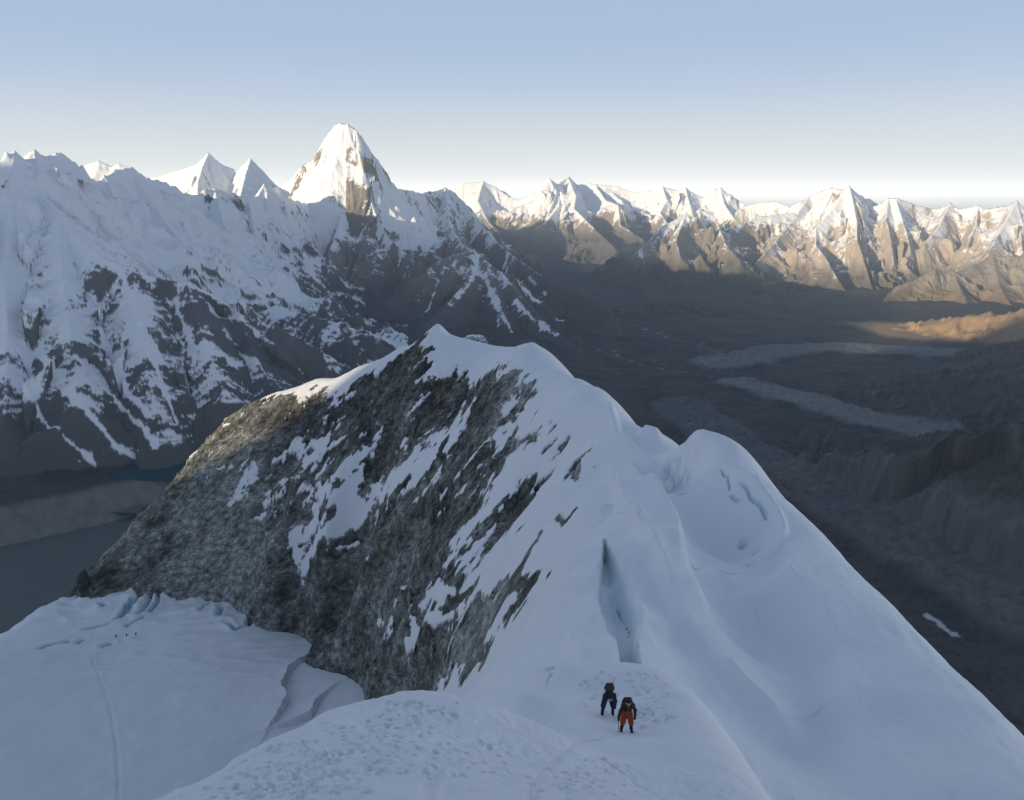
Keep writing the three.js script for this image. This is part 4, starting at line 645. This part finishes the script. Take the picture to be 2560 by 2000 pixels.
const rearH = (x, z) => { const o = rearCrest(x, z); return Math.max(-1300, o[0] + 160 * step(60, 500, o[1]) * (ridged(x / 900, z / 900, 4) - 0.5)); };
const rearColor = (x, y, z, nx, ny) => mix3(ROCK, SNOW, step(-0.1, 0.2, y / 1500 + ny - 0.75 + 0.4 * fbm(x / 300, z / 300, 3)));
const shadeRidgeCrest = crests([{ world: true, a: [1.2, 1.1, 300], pts: [[-1400, -300], [-900, 0], [-700, 60], [-560, 62], [-540, 72], [-521, 84], [-503, 100], [-491, 111], [-479, 124], [-458, 146], [-440, 170], [-420, 190], [-350, 260], [-200, 330], [0, 380], [300, 350], [900, 150]].map(([l, y]) => { const p = rearAt(l, 1500); return [p[0], y, p[1]]; }) }], 4);  // added nearer ridge, crest shaped to bound the shade on the rock face
const shadeRidgeH = (x, z) => { const o = shadeRidgeCrest(x, z); return Math.max(-1290, o[0] + 30 * step(30, 200, o[1]) * (ridged(x / 200, z / 200, 4) - 0.5)); };
meshLand({ name: 'rear_mountain_range', domain: (u, v) => rearAt(mix(-6900, 3200, u), mix(6600, 11400, v)), height: rearH, color: rearColor, tol: () => 60, material: M.mountain, label: 'unseen snowy range behind the viewpoint, crest shaped to shade the valley', levels: 16, finest: 16 });
meshLand({ name: 'summit_shoulder', domain: (u, v) => rearAt(mix(-1700, 1300, u), mix(500, 2500, v)), height: shadeRidgeH, color: rearColor, tol: () => 60, material: M.mountain, label: 'unseen snowy ridge added behind and left of the viewpoint to shade the near ridge', levels: 15, finest: 15 });
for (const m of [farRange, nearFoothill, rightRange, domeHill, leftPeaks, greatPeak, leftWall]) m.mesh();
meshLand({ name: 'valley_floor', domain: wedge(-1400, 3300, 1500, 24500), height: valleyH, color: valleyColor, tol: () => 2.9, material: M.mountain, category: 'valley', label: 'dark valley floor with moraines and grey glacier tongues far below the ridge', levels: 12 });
function water(name, pts, y, color, label) {
  const s = new THREE.Shape(pts.map(p => new THREE.Vector2(p[0], -p[1]))), g = new THREE.ShapeGeometry(s); g.rotateX(-Math.PI / 2); g.translate(0, y, 0);
  const m = new THREE.Mesh(g, new THREE.MeshPhysicalMaterial({ color: new THREE.Color().setRGB(...color), roughness: 0.4, specularIntensity: 0.25 })); m.name = name; m.receiveShadow = true;
  m.userData = { label, category: 'lake', kind: 'structure' }; scene.add(m); return m;
}
{ const a = (px, py) => { const q = P(px, py, 1), d = LAKE_Y / q[1]; return [q[0] * d, q[2] * d]; };
  water('glacial_lake', [[-1200, 1380], [0, 1345], [250, 1290], [330, 1268], [560, 1230], [700, 1500], [600, 1900], [-600, 1900]].map(p => a(...p)), LAKE_Y, [0.08, 0.105, 0.092], 'large grey-green glacial lake under the pale moraine bank at left');
  water('blue_tarn', tarnEdge.map(p => p), TARN_Y - 3, [0.006, 0.045, 0.062], 'small dark blue-green lake behind the rock face at left'); }
const slopeTop = outline([[400, 2000], [420, 2000], [880, 1797], [1130, 1737], [1300, 1750], [1420, 1690], [1520, 1650], [1680, 1698], [1769, 1845], [1870, 2000], [2600, 2400]]);
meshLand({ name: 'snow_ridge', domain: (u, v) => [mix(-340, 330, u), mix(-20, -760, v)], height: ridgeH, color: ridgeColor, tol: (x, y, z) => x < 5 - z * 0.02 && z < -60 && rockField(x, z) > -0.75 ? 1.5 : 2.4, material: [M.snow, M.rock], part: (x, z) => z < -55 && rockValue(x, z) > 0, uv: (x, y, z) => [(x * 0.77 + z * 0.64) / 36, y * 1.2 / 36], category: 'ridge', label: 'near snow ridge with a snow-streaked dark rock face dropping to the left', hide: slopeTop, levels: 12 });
meshLand({ name: 'snow_basin', domain: (u, v) => [mix(-560, 60, u), mix(-180, -640, v)], height: basinH, color: basinColor, tol: () => 2.4, material: M.snow, category: 'snow field', label: 'wide smooth snow basin below the rock face at lower left', hide: slopeTop, levels: 12 });
meshLand({ name: 'snow_slope', domain: (u, v) => [mix(-26, 30, u), mix(12, -66, v)], height: slopeH, color: slopeColor, tol: () => 2.2, material: M.snow, category: 'snow slope', label: 'trodden foreground snow slope and shelf carrying the climbing rope', hide: nowhere, levels: 11 });

// ---------------------------------------------------------------- climbers and gear
function shell(bones, pad, res, blend = 0.035) {                     // one continuous skin round tapered bones
  let lo = [1e9, 1e9, 1e9], hi = [-1e9, -1e9, -1e9];
  for (const b of bones) for (const [p, r] of [[b[0], b[2]], [b[1], b[3]]]) for (let k = 0; k < 3; k++) { lo[k] = Math.min(lo[k], p[k] - r - pad - 0.06); hi[k] = Math.max(hi[k], p[k] + r + pad + 0.06); }
  const c = lo.map((v, k) => (v + hi[k]) / 2), half = Math.max(...lo.map((v, k) => (hi[k] - v) / 2));
  const mc = new MarchingCubes(res, new THREE.MeshStandardMaterial(), false, false, 200000); mc.isolation = 0;
  const n = mc.size, h2 = n / 2;
  for (let k = 0; k < n; k++) for (let j = 0; j < n; j++) for (let i = 0; i < n; i++) {
    const x = c[0] + (i - h2) / h2 * half, y = c[1] + (j - h2) / h2 * half, z = c[2] + (k - h2) / h2 * half; let d = 1e9;
    for (const [a, b, ra, rb] of bones) {
      const ax = b[0] - a[0], ay = b[1] - a[1], az = b[2] - a[2], t = sat(((x - a[0]) * ax + (y - a[1]) * ay + (z - a[2]) * az) / (ax * ax + ay * ay + az * az + 1e-9));
      const e = Math.hypot(x - a[0] - ax * t, y - a[1] - ay * t, z - a[2] - az * t) - mix(ra, rb, t) - pad;
      const q = Math.max(0, blend - Math.abs(d - e)) / blend; d = Math.min(d, e) - q * q * blend * 0.25;
    }
    mc.field[i + j * n + k * n * n] = -d;
  }
  mc.update();
  const m = mc.count, g = new THREE.BufferGeometry(), pos = new Float32Array(m * 3), nor = new Float32Array(m * 3);
  for (let i = 0; i < m; i++) for (let k = 0; k < 3; k++) { pos[i * 3 + k] = c[k] + mc.positionArray[i * 3 + k] * half; nor[i * 3 + k] = mc.normalArray[i * 3 + k]; }
  g.setAttribute('position', new THREE.BufferAttribute(pos, 3)); g.setAttribute('normal', new THREE.BufferAttribute(nor, 3)); return g;
}
const cloth = (r, g, b, rough = 0.85) => new THREE.MeshStandardMaterial({ color: new THREE.Color().setRGB(r, g, b), roughness: rough, side: THREE.DoubleSide });
function part(name, g, m, parent, label) { const o = new THREE.Mesh(g, m); o.name = name; o.castShadow = o.receiveShadow = true; if (label) o.userData.label = label; parent.add(o); return o; }
function group(name, pos, turn, scale, label, category, grp) { const o = new THREE.Group(); o.name = name; o.position.set(...pos); o.rotation.y = turn; o.scale.setScalar(scale); o.userData = { label, category }; if (grp) o.userData.group = grp; scene.add(o); return o; }
const SKIN = cloth(0.42, 0.26, 0.19, 0.6), BLACK = cloth(0.012, 0.013, 0.016), ORANGE = cloth(0.42, 0.045, 0.012), BROWN = cloth(0.045, 0.026, 0.016), NAVY = cloth(0.012, 0.022, 0.07), DARKBLUE = cloth(0.012, 0.016, 0.035), OLIVE = cloth(0.06, 0.05, 0.022), GREY = cloth(0.2, 0.2, 0.2, 0.5);
const hand = (w, dir, side) => {                                     // palm, four curled fingers and a thumb
  const up = [0, 0, 1], b = [], p = w.map((v, k) => v + dir[k] * 0.09);
  b.push([w, p, 0.03, 0.036]);
  for (let f = 0; f < 4; f++) { const o = (f - 1.5) * 0.021, L = [0.055, 0.065, 0.06, 0.048][f], q = [p[0] + o, p[1], p[2]], m = [q[0] + dir[0] * L, q[1] + dir[1] * L, q[2] + dir[2] * L], t = [m[0] + dir[0] * L * 0.4, m[1] + dir[1] * L * 0.4, m[2] - 0.03]; b.push([q, m, 0.011, 0.0105], [m, t, 0.0105, 0.009]); }
  const q = [w[0] + side * 0.03 + dir[0] * 0.03, w[1] + dir[1] * 0.03, w[2] + 0.01]; b.push([q, [q[0] + side * 0.02, q[1] - 0.05, q[2] + 0.02], 0.012, 0.01]);
  return b;
};
// joints are metres from the point between the feet; z points where the climber looks
function climber(name, base, turn, scale, J, look, label) {
  const g = group(name, base, turn, scale, label, 'person', 'climbers on the near shelf');
  const seg = (a, b, ra, rb) => [J[a], J[b], ra, rb];
  const torso = [seg('pelvis', 'belly', 0.14, 0.14), seg('belly', 'chest', 0.14, 0.16), [J.shR, J.shL, 0.075, 0.075], seg('chest', 'neck', 0.13, 0.065)];
  const armR = [seg('shR', 'elR', 0.055, 0.044), seg('elR', 'haR', 0.042, 0.03)], armL = [seg('shL', 'elL', 0.055, 0.044), seg('elL', 'haL', 0.042, 0.03)];
  const legR = [seg('hipR', 'knR', 0.085, 0.06), seg('knR', 'anR', 0.058, 0.042)], legL = [seg('hipL', 'knL', 0.085, 0.06), seg('knL', 'anL', 0.058, 0.042)];
  const n = J.neck, h = J.head, f = [h[0] - n[0], h[1] - n[1], h[2] - n[2]];
  const face = [[n, h, 0.055, 0.09], [h, [h[0], h[1] + 0.05, h[2] - 0.01], 0.098, 0.09], [[h[0], h[1] - 0.06, h[2] + 0.05], [h[0], h[1] - 0.075, h[2] + 0.06], 0.05, 0.035], [[h[0], h[1] + 0.005, h[2] + 0.1], [h[0], h[1] - 0.02, h[2] + 0.118], 0.012, 0.016], [[h[0] - 0.1, h[1], h[2]], [h[0] - 0.1, h[1] - 0.03, h[2]], 0.018, 0.012], [[h[0] + 0.1, h[1], h[2]], [h[0] + 0.1, h[1] - 0.03, h[2]], 0.018, 0.012]];
  const footR = [[J.anR, [J.anR[0] - 0.02, J.anR[1] - 0.04, J.anR[2] + 0.09], 0.035, 0.025]], footL = [[J.anL, [J.anL[0] + 0.02, J.anL[1] - 0.04, J.anL[2] + 0.09], 0.035, 0.025]];
  part('body', shell([...torso, ...armR, ...armL, ...legR, ...legL, ...face, ...footR, ...footL, ...hand(J.haR, [0, -1, 0], 1), ...hand(J.haL, [0, -1, 0], -1)], 0, 84), SKIN, g);
  for (const sx of [-1, 1]) { const e = new THREE.SphereGeometry(0.013, 8, 6); e.translate(h[0] + sx * 0.036, h[1] + 0.02, h[2] + 0.088); part('eye', e, BLACK, g); }
  part('jacket', shell([...torso, ...armR, ...armL], 0.03, 72, 0.05), look.jacket, g);
  if (look.bib) part('jacket_front', shell([[[J.belly[0], J.belly[1] - 0.02, J.belly[2] + 0.07], [J.chest[0], J.chest[1] + 0.04, J.chest[2] + 0.07], 0.13, 0.12]], 0, 44), look.bib, g);
  part('trousers', shell([[J.hipR, J.hipL, 0.1, 0.1], [J.pelvis, J.belly, 0.14, 0.13], [J.hipR, J.knR, 0.1, 0.085], [J.hipL, J.knL, 0.1, 0.085]], 0.035, 70, 0.06), look.trousers, g);
  for (const [k, a] of [['knR', 'anR'], ['knL', 'anL']]) part('gaiter', shell([[J[k], J[a], 0.07, 0.06]], 0.012, 40), look.gaiter, g);
  for (const [a, s] of [['anR', -1], ['anL', 1]]) { const b = part('boot', shell([[J[a], [J[a][0], J[a][1] - 0.05, J[a][2] - 0.03], 0.062, 0.05], [[J[a][0], J[a][1] - 0.05, J[a][2] - 0.04], [J[a][0] + s * 0.02, J[a][1] - 0.055, J[a][2] + 0.16], 0.05, 0.042]], 0.01, 40), look.boot, g); for (let i = 0; i < 5; i++) { const c = new THREE.ConeGeometry(0.012, 0.05, 5); c.rotateX(Math.PI); c.translate(J[a][0] + (i % 2 ? 0.03 : -0.03), J[a][1] - 0.125, J[a][2] - 0.06 + i * 0.055); part('crampon_point', c, GREY, b); } }
  for (const [k, s] of [['haR', 1], ['haL', -1]]) part('glove', shell(hand(J[k], [0, -1, 0], s), 0.013, 48, 0.012), look.glove, g);
  const cap = new THREE.SphereGeometry(0.118, 20, 12, 0, Math.PI * 2, 0, Math.PI * 0.52); cap.scale(1, 1.05, 1.08); cap.rotateX(-0.25); cap.translate(h[0], h[1] + 0.035, h[2] - 0.01); part('hat', cap, look.hat, g);
  const belt = new THREE.TorusGeometry(0.19, 0.018, 6, 24); belt.rotateX(Math.PI / 2); belt.translate(J.pelvis[0], J.pelvis[1] + 0.06, J.pelvis[2]); part('harness', belt, look.strap, g);
  const sling = new THREE.TubeGeometry(new THREE.CatmullRomCurve3([[0.02, 0.06, 0.2], [0.03, -0.12, 0.22], [0.05, -0.25, 0.18], [0.09, -0.15, 0.2], [0.12, 0.04, 0.17]].map(p => new THREE.Vector3(J.pelvis[0] + p[0], J.pelvis[1] + p[1], J.pelvis[2] + p[2]))), 16, 0.009, 5); part('sling', sling, look.strap, g);
  return g;
}
function backpack(name, base, turn, scale, J, tilt, mat, label) {
  const g = group(name, base, turn, scale, label, 'backpack'), c = J.chest, b = J.belly, o = tilt;
  part('pack_bag', shell([[[b[0], b[1] + o[0], b[2] - 0.2], [c[0], c[1] + o[1], c[2] - 0.22 + o[2]], 0.15, 0.17], [[c[0] - 0.08, c[1] + o[1], c[2] - 0.22 + o[2]], [c[0] + 0.08, c[1] + o[1], c[2] - 0.22 + o[2]], 0.15, 0.15]], 0.01, 60, 0.08), mat, g);
  part('pack_lid', shell([[[c[0] - 0.1, c[1] + o[1] + 0.17, c[2] - 0.21 + o[2]], [c[0] + 0.1, c[1] + o[1] + 0.17, c[2] - 0.21 + o[2]], 0.085, 0.085]], 0, 40), mat, g);
  for (const s of [-1, 1]) part('shoulder_strap', new THREE.TubeGeometry(new THREE.CatmullRomCurve3([[s * 0.1, c[1] + o[1], c[2] - 0.1], [s * 0.12, J.neck[1] + 0.02, J.neck[2]], [s * 0.12, c[1] + 0.02, c[2] + 0.19], [s * 0.15, b[1] + 0.05, b[2] + 0.14]].map(p => new THREE.Vector3(c[0] + p[0], p[1], p[2]))), 14, 0.02, 6), BLACK, g);
  return g;
}
const stand = (px, py) => { const p = survey(slopeH, px, py, 20, 60); return [p[0], slopeH(p[0], p[2]), p[2]]; };
{
  const base = stand(1566, 1829), S = 1.06;
  const gy = (x, z) => (slopeH(base[0] + x * S, base[2] + z * S) - base[1]) / S + 0.13;
  const J = { pelvis: [0, 0.92, -0.06], belly: [0, 1.08, 0.0], chest: [0.01, 1.28, 0.12], neck: [0.01, 1.45, 0.2], head: [0.0, 1.56, 0.28], shR: [-0.19, 1.38, 0.16], elR: [-0.31, 1.12, 0.2], haR: [-0.4, 0.9, 0.3], shL: [0.2, 1.38, 0.15], elL: [0.32, 1.12, 0.1], haL: [0.31, 0.88, 0.18], hipR: [-0.1, 0.88, -0.06], knR: [-0.18, 0.5, 0.08], anR: [-0.22, gy(-0.22, 0.0), 0.0], hipL: [0.1, 0.88, -0.06], knL: [0.17, 0.5, 0.1], anL: [0.2, gy(0.2, -0.02), -0.02] };
  climber('person', base, 0, S, J, { jacket: BROWN, bib: ORANGE, trousers: ORANGE, gaiter: BLACK, boot: BLACK, glove: BLACK, hat: BLACK, strap: GREY }, 'climber in orange suit and dark sleeves leaning on an ice axe');
  backpack('backpack', base, 0, S, J, [0.02, 0.06, 0], BROWN, 'brown backpack on the back of the climber in orange');
  const a = group('ice_axe', [base[0] + J.haR[0] * S, 0, base[2] + J.haR[2] * S + 0.03], 0, 1, 'blue-shafted ice axe planted in the snow under the orange climber\'s hand', 'ice axe');
  const top = base[1] + (J.haR[1] - 0.06) * S, foot = slopeH(a.position.x - 0.05, a.position.z + 0.05) - 0.06; a.position.y = foot;
  const L = top - foot, sh = new THREE.CylinderGeometry(0.014, 0.012, L, 8); sh.translate(0, L / 2, 0); part('shaft', sh, cloth(0.03, 0.09, 0.16, 0.4), a);
  const hd = new THREE.TubeGeometry(new THREE.CatmullRomCurve3([[-0.02, L - 0.01, 0.12], [0, L + 0.01, 0], [0.01, L - 0.03, -0.14]].map(p => new THREE.Vector3(...p))), 10, 0.011, 6); part('pick', hd, GREY, a);
  const spike = new THREE.ConeGeometry(0.012, 0.08, 6); spike.rotateX(Math.PI); spike.translate(0, -0.03, 0); part('spike', spike, GREY, a);
}
{
  const base = stand(1518, 1787), S = 1.08;
  const gy = (x, z) => (slopeH(base[0] + x * S, base[2] + z * S) - base[1]) / S + 0.13;
  const J = { pelvis: [0.04, 0.9, -0.16], belly: [0.05, 1.05, -0.02], chest: [0.06, 1.17, 0.2], neck: [0.06, 1.2, 0.38], head: [0.05, 1.16, 0.5], shR: [-0.13, 1.18, 0.26], elR: [-0.22, 0.93, 0.34], haR: [-0.2, 0.72, 0.34], shL: [0.25, 1.18, 0.26], elL: [0.32, 0.92, 0.32], haL: [0.3, 0.72, 0.36], hipR: [-0.07, 0.86, -0.14], knR: [-0.2, 0.5, 0.02], anR: [-0.24, gy(-0.24, 0.08), 0.08], hipL: [0.15, 0.86, -0.14], knL: [0.24, 0.52, 0.08], anL: [0.26, gy(0.26, -0.1), -0.1] };
  climber('person_001', base, 0, S, J, { jacket: NAVY, trousers: NAVY, gaiter: DARKBLUE, boot: BLACK, glove: DARKBLUE, hat: BLACK, strap: GREY }, 'climber in dark blue bent double just behind the orange climber');
  backpack('backpack_001', base, 0, S, J, [0.1, 0.24, 0.06], OLIVE, 'olive backpack on the bent climber in dark blue');
}
{
  const pts = ropeLine.map(([px, py]) => { const p = survey(slopeH, px, py, 6, 60); return new THREE.Vector3(p[0], slopeH(p[0], p[2]) + 0.012, p[2]); });
  const fine = new THREE.CatmullRomCurve3(pts).getPoints(90).map(v => new THREE.Vector3(v.x, slopeH(v.x, v.z) + 0.014, v.z));
  const g = new THREE.TubeGeometry(new THREE.CatmullRomCurve3(fine), 240, 0.013, 6);
  const o = new THREE.Mesh(g, cloth(0.82, 0.8, 0.74)); o.name = 'climbing_rope'; o.castShadow = o.receiveShadow = true; o.userData = { label: 'pale climbing rope lying on the trodden foreground snow', category: 'rope' }; scene.add(o);
}
// three far climbers crossing the basin
const tinyBones = [[[-0.1, 0.1, 0.1], [-0.08, 0.85, 0], 0.08, 0.12], [[0.12, 0.1, -0.12], [0.08, 0.85, 0], 0.08, 0.12], [[0, 0.9, 0], [0, 1.35, 0.06], 0.16, 0.2], [[0, 1.15, -0.16], [0, 1.35, -0.14], 0.17, 0.16], [[-0.2, 1.38, 0.06], [-0.32, 0.95, 0.2], 0.08, 0.06], [[0.2, 1.38, 0.06], [0.32, 0.98, 0.1], 0.08, 0.06], [[0, 1.4, 0.06], [0, 1.62, 0.1], 0.08, 0.12]];
const tiny = shell(tinyBones, 0.03, 40, 0.06);
[[291, 1594, 1.25, 'leftmost of the three tiny climbers on the far snow basin'], [317, 1590.5, 1.1, 'middle one of the three tiny climbers on the far snow basin'], [340, 1588, 1.1, 'rightmost of the three tiny climbers on the far snow basin']].forEach(([px, py, s, label], i) => {
  const p = survey(basinH, px, py, 250, 600), o = new THREE.Mesh(tiny, DARKBLUE); o.name = 'person_00' + (i + 2); o.position.set(p[0], basinH(p[0], p[2]) - 0.05, p[2]); o.rotation.y = -0.6 + i * 0.5; o.scale.setScalar(s); o.castShadow = true;
  o.userData = { label, category: 'person', group: 'tiny climbers on the snow basin' }; scene.add(o);
});
// rock tower at the left foot of the face, and the small summit rocks
function crag(name, px, py, d, w, h, dep, snowTop, label) {
  const g = new THREE.IcosahedronGeometry(1, 24), a = g.attributes.position, c = [], p = P(px, py, d);
  for (let i = 0; i < a.count; i++) {
    let x = a.getX(i), y = a.getY(i), z = a.getZ(i); const n = 1 + 0.3 * fbm(x * 1.6 + px, y * 1.3 + z * 1.7, 4) + 0.16 * (ridged(x * 3 + z * 2, y * 4 + px, 4) - 0.5);
    a.setXYZ(i, x * n * w, y * n * h, z * n * dep);
  }
  g.computeVertexNormals(); const nn = g.attributes.normal;
  for (let i = 0; i < a.count; i++) { const t = sat(0.4 + fbm(a.getX(i) / 2 + px, a.getY(i) / 1.6 + a.getZ(i), 4, 0.6)), s = step(0.5, 0.65, nn.getY(i) + 0.3 * fbm(a.getX(i), a.getZ(i), 3)) * snowTop; c.push(...mix3(mix3([0.035, 0.034, 0.03], [0.14, 0.14, 0.125], t), SNOW, s)); }
  g.setAttribute('color', new THREE.Float32BufferAttribute(c, 3));
  const o = new THREE.Mesh(g, M.mountain); o.name = name; o.position.set(...p); o.castShadow = o.receiveShadow = true; o.userData = { label, category: 'rock' }; scene.add(o);
}
crag('rock_pinnacle', 211, 1462, 492, 3.4, 9.5, 4, 0, 'dark rock pinnacle standing at the left foot of the rock face');
crag('summit_rock', 1188, 856, 497, 7.5, 4.4, 5, 1, 'snow-capped rock knob just right of the near summit');
console.log('triangles', totalTris);
renderer.render(scene, camera);
